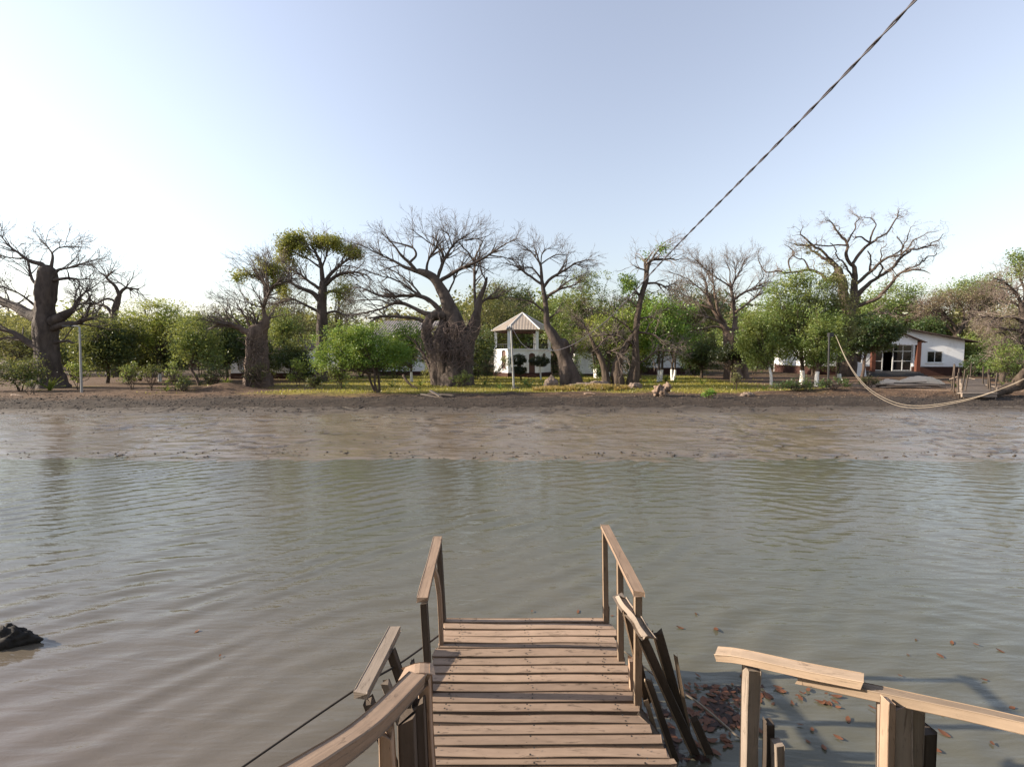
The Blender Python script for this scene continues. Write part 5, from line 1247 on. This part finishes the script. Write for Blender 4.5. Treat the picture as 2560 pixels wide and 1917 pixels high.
# driftwood stump on the bank
st_ = thing('driftwood_stump', P(1655, 992, 22.4), 'broken driftwood stump leaning on the bank right of the three stemmed tree', 'driftwood')
M['drift'] = bark('driftwood', (.30, .215, .16), (.12, .085, .065), sc_=5)
for pts, rd in (([(1646, 992), (1660, 975), (1674, 961)], (.2, .26, .17)), ([(1640, 985), (1645, 972), (1652, 962)], (.25, .22, .12)), ([(1635, 988), (1650, 984), (1672, 990)], (.12, .16, .1))):
    q = resample(np.array([P(x, y, 22.3) for x, y in pts]), 14); rr = np.interp(np.linspace(0, 1, 14), [0, .5, 1], rd)
    V, F, U, T_ = tubes(q[None], rr[None]*.8, 22, .9, 77, cap=True)
    mesh_obj('root_piece', V, [list(map(int, f)) for f in F]+[list(map(int, f)) for f in T_], M['drift'], st_, smooth=True)
# fallen log at the right edge, and a leaning dead branch by the round tree
lg = thing('fallen_log', P(2520, 985, 22), 'thick fallen dark log on the bank at the right edge', 'log')
q = resample(np.array([P(2455, 998, 21.6), P(2510, 975, 22.0), P(2545, 962, 22.2), P(2620, 930, 22.6)]), 20)
V, F, U, T_ = tubes(q[None], np.linspace(.16, .34, 20)[None], 18, .3, 5, cap=True)
mesh_obj('log', V, [list(map(int, f)) for f in F]+[list(map(int, f)) for f in T_], M['bark_brown'], lg, smooth=True)
q = resample(np.array([P(2540, 962, 22), P(2552, 940, 21.9), P(2562, 925, 22)]), 10)
V, F, U = tubes(q[None], np.linspace(.22, .10, 10)[None], 12, .3, 6); mesh_obj('branch_stub', V, F, M['bark_brown'], lg, smooth=True)
o = tube_obj('dead_branch', [P(1008, 938, 26.4), P(1022, 958, 26.0), P(1045, 972, 25.4)], .09, M['bark_brown'], None, K=14, r1=.03)
tag(o, 'curved dead branch lying on the lawn left of the giant baobab', 'branch')
for i, (a, b, c, d) in enumerate(((30, 988, 58, 992), (1460, 985, 1490, 986))):
    o = tube_obj('driftwood_stick', [P(a, b, 22.6), P((a+c)/2, (b+d)/2-2, 22.5), P(c, d, 22.4)], .07, M['drift'], None, K=10, r1=.04)
    tag(o, ['pale driftwood stick on the bank near the left edge', 'small driftwood stick on the bank below the pale boulders'][i], 'stick')
# ---------------------------------------------------------------- timber
def beam(name, pts, w, h, mat, parent=None, up=(0, 0, 1), seg=9, jit=.06, seed=None, ch=.07, ends=.02, w1=None, h1=None):
    """sawn timber along pts (world): chamfered rectangular section, slightly uneven, split ends"""
    seed = (abs(hash((name, round(float(np.sum(np.array(pts)))*1000)))) % 9999) if seed is None else seed
    r = np.random.default_rng(seed)
    q = resample(np.array(pts, float), seg); T = unit(np.gradient(q, axis=0)); up = np.array(up, float)
    S = unit(np.cross(T, up)); U_ = np.cross(S, T)
    c = ch*min(w, h); a, b = .5, .5
    sec = [(-a, -b, 0, 1), (-a, b, 0, -1), (a, b, 0, -1), (a, -b, 0, 1)]
    cs = []
    for sx, sy in ((-1, -1), (1, -1), (1, 1), (-1, 1)):
        p1 = (sx*.5*w, sy*(.5*h-c)) if sx*sy < 0 else (sx*(.5*w-c), sy*.5*h)
        p2 = (sx*(.5*w-c), sy*.5*h) if sx*sy < 0 else (sx*.5*w, sy*(.5*h-c))
        cs += [p1, p2]
    cs = np.array(cs); k = len(cs)
    ws = np.linspace(1, (w1 or w)/w, seg); hs = np.linspace(1, (h1 or h)/h, seg)
    ph = r.uniform(0, 50)
    V = []; UV = []; per = np.concatenate([[0], np.cumsum(np.linalg.norm(np.diff(np.vstack([cs, cs[:1]]), axis=0), axis=1))])
    L = np.concatenate([[0], np.cumsum(np.linalg.norm(np.diff(q, axis=0), axis=1))])
    for i in range(seg):
        dw = 1 + jit*noise(L[i]*3+ph, ph, 0, seed); ox_ = jit*.35*w*noise(L[i]*2.2+ph, 9, 0, seed); oz_ = jit*.5*h*noise(L[i]*2.5+ph, 5, 0, seed)
        for j, (x, y) in enumerate(cs):
            e = 0.
            if i in (0, seg-1): e = r.uniform(-ends, ends)
            x2 = x*ws[i]*dw + ox_ + jit*.16*w*noise(L[i]*9+ph, j*3.1, 0, seed); y2 = y*hs[i] + oz_
            V.append(q[i] + S[i]*x2 + U_[i]*y2 + T[i]*e); UV.append((L[i], per[j]))
    F = []
    for i in range(seg-1):
        for j in range(k): F.append([i*k+j, i*k+(j+1) % k, (i+1)*k+(j+1) % k, (i+1)*k+j])
    F.append(list(range(k))[::-1]); F.append([(seg-1)*k+j for j in range(k)])
    return mesh_obj(name, np.array(V), F, mat, parent, uv=np.array(UV), origin=q[0])

DZ = EYE - 2.33
def deck(d): return DZ if d > 2.72 else DZ + .35*(2.72-max(d, .85))
jet = thing('wooden_jetty', (.1, 3.4, 0), 'weathered plank jetty with low handrails reaching into the river', 'jetty')
def dist(y):
    t = math.tan(math.atan((y-CY)/FPX)+PITCH); return 2.33/t if y < 1782 else 1.378/(t-.35)
rows = [(1543,1555),(1556,1571),(1572,1588),(1588,1605),(1606,1619),(1619,1641),(1642,1661),(1662,1682),(1683,1703),(1704,1727),(1728,1754),(1755,1779),(1785,1808),(1810,1836),(1837,1864),(1866,1893),(1894,1912)]
Lx = {1543:1118,1600:1108,1630:1092,1660:1092,1700:1085,1740:1066,1777:1062,1800:1064,1850:1066,1890:1050,1917:1048}
Rx = {1543:1510,1571:1530,1600:1536,1640:1546,1661:1566,1700:1576,1727:1578,1777:1592,1808:1602,1840:1640,1865:1655,1893:1664,1917:1684}
rj = np.random.default_rng(21)
spans = [(dist(a), dist(b), (a+b)/2) for a, b in rows]
d = spans[-1][1]-.012
while d > -1.0:
    wd = rj.uniform(.09, .13); spans.append((d, d-wd, None)); d -= wd+.012
for i, (da, db, py) in enumerate(spans):
    dm = (da+db)/2; z = deck(dm)-.02 + rj.uniform(-.004, .004)
    if py is not None:
        xl = X(np.interp(py, list(Lx), list(Lx.values())), dm, z); xr = X(np.interp(py, list(Rx), list(Rx.values())), dm, z)
    else: xl, xr = -.53+rj.uniform(-.03, .03), .86+rj.uniform(-.03, .03)
    sk = rj.uniform(-.006, .006); t1 = .006*rj.normal(); sl = .35 if 2.71 > dm > .9 else 0
    nn = unit(np.array([0, sl, 1.0]))
    beam('plank', [(xl-.02, dm+sk, z+t1*.5), ((xl+xr)/2-.2, dm+.002*rj.normal(), z-.003), ((xl+xr)/2+.25, dm, z+.002), (xr+.02, dm-sk, z-t1*.5)],
         abs(da-db)-rj.uniform(.006, .015), .042, M['deck'], jet, up=nn, seg=16, jit=.016, ends=.02, seed=100+i)
# nail heads along the bearers
nv, nf = [], []
for da, db, py in spans[:17]:
    for bx0 in (-.45, .12, .70):
        for q_ in (.3, .7):
            c_ = np.array([bx0+rj.normal(0, .02), da+(db-da)*q_, deck((da+db)/2)+.0045+.004*rj.random()]); n0 = len(nv)
            nv += [tuple(c_+.0065*np.array([math.cos(a_), math.sin(a_), 0])) for a_ in np.arange(6)*1.047] ; nf.append(list(range(n0, n0+6)))
mesh_obj('nail_heads', np.array(nv), nf, M['rock'], jet, kind='stuff')
# bearers and piles below
for x in (-.45, .12, .70):
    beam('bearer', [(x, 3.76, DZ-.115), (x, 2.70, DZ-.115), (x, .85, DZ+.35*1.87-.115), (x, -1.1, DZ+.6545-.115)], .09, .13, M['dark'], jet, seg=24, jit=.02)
beam('gap_shade_beam', [(-.58, 2.73, DZ-.075), (.84, 2.73, DZ-.075)], .10, .05, M['dark'], jet)  # added dark beam stands for the shade in the wide plank gap
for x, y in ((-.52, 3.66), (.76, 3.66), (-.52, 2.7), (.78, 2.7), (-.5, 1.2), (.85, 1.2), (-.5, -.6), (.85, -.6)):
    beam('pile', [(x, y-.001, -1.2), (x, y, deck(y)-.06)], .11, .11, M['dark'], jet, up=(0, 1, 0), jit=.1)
def post(x, y, z0, z1, w, mat, dx=0., dy=0., h=None, name='post', par=None):
    return beam(name, [(x, y, z0), (x+dx, y+dy, z1)], w, h or w, mat, par or jet, up=(0, 1, 0), jit=.12)
def W(px, py, d): return P(px, py, d)
# left far handrail with three posts
beam('handrail', [W(1056, 1497, 2.85), W(1068, 1450, 3.1), W(1095, 1344, 3.84)], .075, .035, M['rail'], jet, seg=12)
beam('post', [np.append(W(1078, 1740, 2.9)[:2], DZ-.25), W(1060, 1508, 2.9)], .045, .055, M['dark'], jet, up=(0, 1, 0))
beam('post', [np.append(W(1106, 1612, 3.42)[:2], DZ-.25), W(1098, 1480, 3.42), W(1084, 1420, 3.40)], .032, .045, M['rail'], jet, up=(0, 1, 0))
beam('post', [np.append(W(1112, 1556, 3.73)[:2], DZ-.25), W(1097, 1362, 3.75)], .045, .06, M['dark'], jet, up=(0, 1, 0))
# right far handrail with three posts
beam('handrail', [W(1597, 1484, 2.78), W(1553, 1396, 3.24), W(1511, 1314, 3.78)], .075, .032, M['rail'], jet, seg=12)
for (bx_, by_, tx_, ty_, dd_, ww) in ((1516, 1553, 1511, 1326, 3.73, .045), (1553, 1656, 1549, 1398, 3.24, .045), (1594, 1770, 1594, 1484, 2.82, .05)):
    beam('post', [np.append(W(bx_, by_, dd_)[:2], DZ-.25), W(tx_, ty_, dd_)], ww, .05, M['pale'], jet, up=(0, 1, 0))
post(.835, 3.74, -.3, DZ+.12, .04, M['dark'], .0)
# collapsed boards along the right side of the ramp
brk = thing('collapsed_railing', (1.0, 3.0, 0), 'collapsed railing of broken boards leaning outward right of the jetty deck', 'railing')
q = [W(1551, 1494, 2.95), W(1566, 1520, 2.88), W(1590, 1548, 2.8), W(1604, 1574, 2.75), W(1622, 1598, 2.7)]
beam('curved_handrail', q, .085, .07, M['old'], brk, seg=18, jit=.22, ch=.3, ends=.05)
def lean(name, top, bot, w, h, mat, seg=12, jit=.08, ends=.03): return beam(name, [bot, top], w, h, mat, brk, up=(0.25, 1, 0), seg=seg, jit=jit, ends=ends)
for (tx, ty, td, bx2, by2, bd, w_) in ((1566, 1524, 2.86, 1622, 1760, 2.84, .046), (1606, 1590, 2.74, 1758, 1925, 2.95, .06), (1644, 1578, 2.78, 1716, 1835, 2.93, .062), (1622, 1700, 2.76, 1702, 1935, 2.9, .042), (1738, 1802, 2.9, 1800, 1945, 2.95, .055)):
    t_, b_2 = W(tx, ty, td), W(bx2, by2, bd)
    bo = lean('board', t_, b_2, w_, .02, M['dark'], ends=.04, jit=.1)  # dark wood stands for the unlit face of each board
    ed = np.array([-w_*.5-.004, -.004, 0]); beam('sunlit_edge_strip', [b_2+ed, t_+ed], .010, .022, M['pale'], brk, up=(0.25, 1, 0), seg=12, jit=.25)  # pale strip puts sunlight into the left edge of the board
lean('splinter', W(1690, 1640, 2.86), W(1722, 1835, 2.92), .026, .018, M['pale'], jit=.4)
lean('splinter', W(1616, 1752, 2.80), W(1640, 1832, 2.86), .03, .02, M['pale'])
beam('stub_post', [np.append(W(1590, 1760, 2.95)[:2], 0), W(1580, 1646, 2.95)], .05, .045, M['rail'], brk, up=(0, 1, 0))
beam('stub_post', [np.append(W(1597, 1775, 2.98)[:2], -.3), W(1594, 1640, 2.98)], .03, .04, M['pale'], brk, up=(0, 1, 0))
beam('stub_beam', [W(1592, 1776, 2.78), W(1648, 1858, 2.72)], .05, .08, M['dark'], brk, up=(0, 1, .3))
# left near handrail of the ramp
beam('ramp_handrail', [W(1042, 1697, 2.08), W(925, 1817, 1.66), W(788, 1916, 1.28), W(640, 2010, 1.0), (-.66, .45, 2.05), (-.66, -1.0, 2.1)], .10, .065, M['rail'], jet, seg=44, jit=.03, ch=.08)
beam('rail_cap', [W(1010, 1692, 2.11), W(1045, 1680, 2.12), W(1078, 1682, 2.13)], .085, .05, M['rail'], jet, seg=8, jit=.1)
for x, y, t, ww in ((1046, 2.02, 1740, .06), (1018, 1.9, 1775, .075), (965, 1.72, 1812, .055)):
    p_ = W(x, t, y); beam('post', [(p_[0]+.02, y, deck(y)-.5), (p_[0], y, p_[2]-.03)], ww, ww, M['dark'] if ww > .056 else M['rail'], jet, up=(0, 1, 0), jit=.15)
p_ = W(1058, 1705, 2.1); beam('post', [(p_[0]+.03, 2.1, deck(2.1)-.5), (p_[0]+.01, 2.1, p_[2]+.02)], .06, .07, M['rail'], jet, up=(0, 1, 0), jit=.15)
# old leaning rail standing in the water on the left
lr = thing('leaning_rail', (-.9, 3.0, 0), 'short leaning grey timber rail standing in the water left of the jetty', 'railing')
beam('handrail', [W(903, 1735, 2.75), W(987, 1572, 3.35)], .095, .055, M['old'], lr, seg=10, jit=.06)
for (a, b, c, d_, dd_) in ((978, 1628, 1012, 1725, 3.15), (920, 1748, 975, 1880, 2.78)):
    beam('post', [P(c+25, d_+75, dd_+.05), P(a, b, dd_)], .06, .06, M['dark'], lr, up=(0, 1, 0))
beam('stub_post', [P(1000, 1800, 2.95), P(964, 1705, 2.95)], .05, .05, M['old'], lr, up=(0, 1, 0))
st = thing('pile_stub', (W(1035, 1680, 3.1)[0], 3.1, 0), 'dark pointed pile stub beside the left jetty edge', 'post')
beam('stub', [np.append(W(1040, 1700, 3.1)[:2], -.6), W(1037, 1690, 3.1), W(1031, 1652, 3.1)], .05, .05, M['dark'], st, up=(0, 1, 0), jit=.4, w1=.02)
# weathered railing at the lower right
wr_ = thing('weathered_railing', (1.5, 2.0, 0), 'sunlit weathered two board railing on rough posts at the lower right', 'railing')
beam('handrail', [W(1795, 1634, 2.42), W(1850, 1640, 2.36), W(2000, 1672, 2.2), W(2155, 1702, 2.05)], .085, .042, M['pale'], wr_, up=(.35, -.2, 1), seg=16, jit=.07, ends=.012)
beam('handrail', [W(2000, 1692, 2.24), W(2250, 1745, 1.96), W(2570, 1816, 1.66), W(3000, 1930, 1.35)], .085, .045, M['pale'], wr_, up=(.35, -.2, 1), seg=20, jit=.05)
def rp(px, top, d, w, h, mat, dx=.02, name='post', jit=.15, ends=.01): 
    p_ = W(px, top, d); return beam(name, [(p_[0]+dx, d, -.9), (p_[0]+dx*.4, d, p_[2]*.5), tuple(p_)], w, h, mat, wr_, up=(0, 1, 0), jit=jit, seg=14, ends=ends)
rp(1878, 1668, 2.33, .072, .07, M['old']); rp(1922, 1800, 2.38, .045, .05, M['dark'], .02); rp(1942, 1852, 2.3, .05, .06, M['old'], .03)
rp(2236, 1752, 1.96, .085, .11, M['old'], .06, jit=.25, ends=.03); rp(2272, 1764, 1.975, .055, .09, M['old'], .055, jit=.3, ends=.05); rp(2305, 1812, 2.02, .055, .10, M['dark'], .05)  # last one: dark wood stands for the shadow beside the big post
rp(2218, 1748, 1.93, .035, .05, M['rail'], .05); rp(2700, 1860, 1.56, .09, .09, M['old'], .02)
# ropes by the jetty
o = tube_obj('mooring_rope', [(-.60, 3.62, DZ-.04), W(1000, 1657, 3.2), W(885, 1725, 2.85), W(600, 1920, 2.45), W(300, 2130, 2.1), (-2.6, 1.2, .1)], .0085, M['rope_dark'], None, K=60, sides=6)
tag(o, 'dark mooring rope stretched from the jetty to the lower left', 'rope')
o = tube_obj('thin_rope', [(.80, 3.35, DZ-.05), W(1560, 1628, 3.3), W(1640, 1690, 3.25), W(1740, 1752, 3.15), W(1842, 1838, 3.05), W(1990, 1960, 2.8)], .008, M['rope'], None, K=50, sides=6)
tag(o, 'thin pale rope trailing over the leaf litter right of the jetty', 'rope')

# floating dead leaves
def leaf_mesh(seed):
    r = np.random.default_rng(seed); V = []; F = []; n = 7; L, Wd = 1.0, .24*r.uniform(.8, 1.3); c1, c2 = r.uniform(-.5, .5), r.uniform(.1, .4)
    for i in range(n):
        t = i/(n-1); wv = Wd*math.sin(math.pi*(.04+.94*t))**.8; y = c1*.25*(t-.5)**2; z = .16*c2*(2*t-1)**2
        V += [((t-.5)*L, y-wv, z+.05*c2), ((t-.5)*L, y, z), ((t-.5)*L, y+wv, z+.07*c2)]
    for i in range(n-1):
        b = 3*i; F += [[b, b+3, b+4, b+1], [b+1, b+4, b+5, b+2]]
    return np.array(V), np.array(F)
lms = [leaf_mesh(s) for s in range(5)]; lpro = {}
rl = np.random.default_rng(31); spots = []
def at_water(px, py): 
    u, v = (px-CX)/FPX, (CY-py)/FPX; dd = np.array([u, v*sp_+cp_, v*cp_-sp_]); t = -EYE/dd[2]; return dd[0]*t, dd[1]*t
for _ in range(120):
    t = rl.random(); px = 1690+t*170+rl.normal(0, 26); py = 1715+ (rl.random()**1.0)*150 + rl.normal(0, 10); spots.append((px, py, .6, 'a'))
for _ in range(34): spots.append((1780+rl.random()*330, 1735+rl.normal(0, 13)+rl.random()*18, .6, 'b'))
for px, py in ((2030,1825),(2060,1870),(2120,1800),(2095,1845),(2355,1786),(2360,1835),(2340,1875),(2150,1700),(1950,1729),(2000,1812),(2200,1915),(2350,1640),(2270,1638),(2380,1608),(2440,1612),(2500,1628),(2290,1600),(1740,1535),(1700,1570),(1745,1690),(1790,1575),(1855,1690),(2020,1855),(2180,1770),(2460,1700),(2480,1860),(2530,1770),(2080,1700),(1990,1690),(2250,1690),(1900,1745),(1330,1528),(1610,1560),(1445,1530),(480,1350),(490,1580),(550,1640),(1530,1540)):
    spots.append((px, py, 1.0, 'c'))
labs = {'a': ('brown dead leaf floating in the dense raft right of the collapsed railing', 'dead leaves rafted beside the jetty'),
        'b': ('reddish dead leaf in the loose drift behind the weathered railing posts', 'dead leaves drifting behind the right posts'),
        'c': ('single orange brown dead leaf floating apart on open water', 'single dead leaves on the water')}
for i, (px, py, s, g) in enumerate(spots):
    x, y = at_water(px, py); k = i % 5
    if k not in lpro: o = mesh_obj('floating_leaf', *lms[k], M['deadleaf'], None); lpro[k] = o
    else: o = lpro[k].copy(); col.objects.link(o)
    sz = rl.uniform(.03, .078)*(.75+.5*rl.random())*(1.0 if g != 'c' else 1.05)
    o.location = (x, y, .007+.004*rl.random()); o.scale = (sz, sz, sz); o.rotation_euler = (rl.normal(0, .12), rl.normal(0, .12), rl.uniform(0, 6.28))
    tag(o, labs[g][0], 'leaf', labs[g][1])

# soaked litter between the floating leaves, its dark colour also stands for shadow
M['soaked'] = leaf('soaked_shaded_leaf', (.028, .018, .014), (.075, .034, .022), (.04, .022, .016), trans=.1)
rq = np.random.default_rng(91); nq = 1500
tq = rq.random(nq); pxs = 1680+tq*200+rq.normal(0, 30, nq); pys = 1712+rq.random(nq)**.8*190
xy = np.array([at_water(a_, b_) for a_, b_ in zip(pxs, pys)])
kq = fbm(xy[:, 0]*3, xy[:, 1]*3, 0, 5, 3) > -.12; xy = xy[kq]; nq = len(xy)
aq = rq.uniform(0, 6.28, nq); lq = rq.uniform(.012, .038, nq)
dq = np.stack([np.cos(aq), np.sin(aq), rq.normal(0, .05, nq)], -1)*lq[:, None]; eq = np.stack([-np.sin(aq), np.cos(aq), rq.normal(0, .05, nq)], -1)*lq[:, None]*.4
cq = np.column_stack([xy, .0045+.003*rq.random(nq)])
tag(mesh_obj('soaked_shaded_litter', np.stack([cq-dq, cq+eq, cq+dq, cq-eq], 1).reshape(-1, 3), np.arange(4*nq).reshape(-1, 4), M['soaked'], kind='stuff'),
    'soaked leaf litter with shadow in its dark colour, floating beside the collapsed railing', 'leaf litter')

# ---------------------------------------------------------------- things on the far bank
bpile = thing('board_pile', P(1085, 998, 22.2), 'pile of weathered boards lying on the bank below the giant baobab', 'board pile')
for a, b, c, d_, e, f_ in ((1050, 992, 1115, 1003, .30, 0), (1052, 985, 1118, 996, .22, .08), (1070, 983, 1132, 988, .22, .04), (1075, 976, 1100, 990, .18, .12), (1095, 992, 1138, 994, .2, .0)):
    beam('board', [P(a, b, 22.3-f_), P(c, d_, 22.0-f_)], e, .05, M['old'], bpile, jit=.05)
gw = thing('shore_gangway', P(2440, 1000, 21), 'old plank gangway with stick handrails on the far right mud bank', 'gangway')
for i in range(15):
    t = i/14; y = 21.0+t*4.2; z = ground_z(21.6, 21)+.28+.45*t
    a, b = X(2400-3*t, y, z), X(2488-26*t, y, z); beam('plank', [(a, y, z), (b, y, z+.01)], .25, .04, M['old'], gw, seg=6, seed=800+i)
z0 = ground_z(21.6, 21)+.28
beam('bearer', [(X(2401, 21), 20.95, z0-.1), (X(2487, 21), 20.95, z0-.1)], .1, .16, M['old'], gw)
for (px, y, h, dx) in ((2398, 21.2, .95, -.12), (2404, 21.6, 1.05, .1), (2392, 22.3, 1.0, .05), (2385, 23.2, 1.05, -.05), (2378, 24.2, .95, .08), (2488, 21.2, .95, .02), (2472, 22.0, 1.0, -.1), (2466, 22.6, .9, .1), (2458, 23.4, .95, -.08), (2424, 25.3, .85, .02), (2410, 21.5, .8, .15), (2480, 21.5, .8, -.2)):
    x = X(px, y, z0); beam('stake', [(x, y, z0-.4), (x+dx, y, z0+.12*(y-21)+h)], .045, .045, M['dark'], gw, up=(0, 1, 0), jit=.3)
for a, b in (((2374, 948, 24.2), (2398, 940, 23.5)), ((2420, 944, 25.2), (2438, 948, 24.6)), ((2438, 968, 23.0), (2478, 990, 21.3)), ((2465, 962, 22.6), (2492, 968, 21.4)), ((2404, 1003, 21.0), (2490, 1003, 20.9)), ((2492, 968, 21.3), (2488, 1002, 21.0))):
    beam('handrail', [P(*a), P(*b)], .04, .04, M['old'], gw, jit=.2)
# covered boats and a heap of poles in front of the house
for i, (px0, px1, py, rz, lb) in enumerate(((2185, 2262, 948, .30, 'smaller faded boat cover lying left of the long upturned boat'), (2240, 2358, 945, .42, 'long upturned boat under a faded cover before the white house'))):
    y = 29.5 + .6*i; xa, xb = X(px0, y), X(px1, y); u = np.linspace(0, 1, 26); v = np.linspace(0, np.pi, 15)
    Ug, Vg = np.meshgrid(u, v, indexing='ij'); wdt = .62*np.sin(np.pi*np.clip(Ug, .02, .98))**.55
    z = ground_z((xa+xb)/2, y); nz = fbm(Ug*6, Vg*2, i, 5, 3)
    V = np.stack([xa+(xb-xa)*Ug, y-np.cos(Vg)*wdt*(1+.1*nz), z-.05+np.sin(Vg)*(rz*np.sin(np.pi*np.clip(Ug, .03, .97))**.5*1.35)*(1+.25*nz)], -1).reshape(-1, 3)
    ii = np.arange(26*15).reshape(26, 15); F = np.stack([ii[:-1, :-1], ii[1:, :-1], ii[1:, 1:], ii[:-1, 1:]], -1).reshape(-1, 4)
    tag(mesh_obj('covered_boat', V, F, M['tarp'], None, smooth=True, origin=((xa+xb)/2, y, z)), lb, 'boat')
ph = thing('pole_heap', P(2270, 965, 26), 'heap of long thin grey poles on the bank in front of the covered boats', 'poles')
rr_ = np.random.default_rng(9)
for i in range(20):
    y = 26.2+rr_.normal(0, .5); a = P(2195+rr_.uniform(-15, 70), 962, y); b = P(2370-rr_.uniform(0, 80), 962, y); z = ground_z(float(a[0]), y)+.06+.03*(i % 7)
    V, F, U = tubes(resample(np.array([[a[0], y+rr_.normal(0, .2), z], [(a[0]+b[0])/2, y, z+.03+rr_.normal(0, .02)], [b[0], y+rr_.normal(0, .3), z+rr_.normal(0, .05)]]), 9)[None], np.linspace(.045, .025, 9)[None], 7)
    mesh_obj('pole', V, F, M['dark'] if i % 3 else M['old'], ph, smooth=True, uv=U)
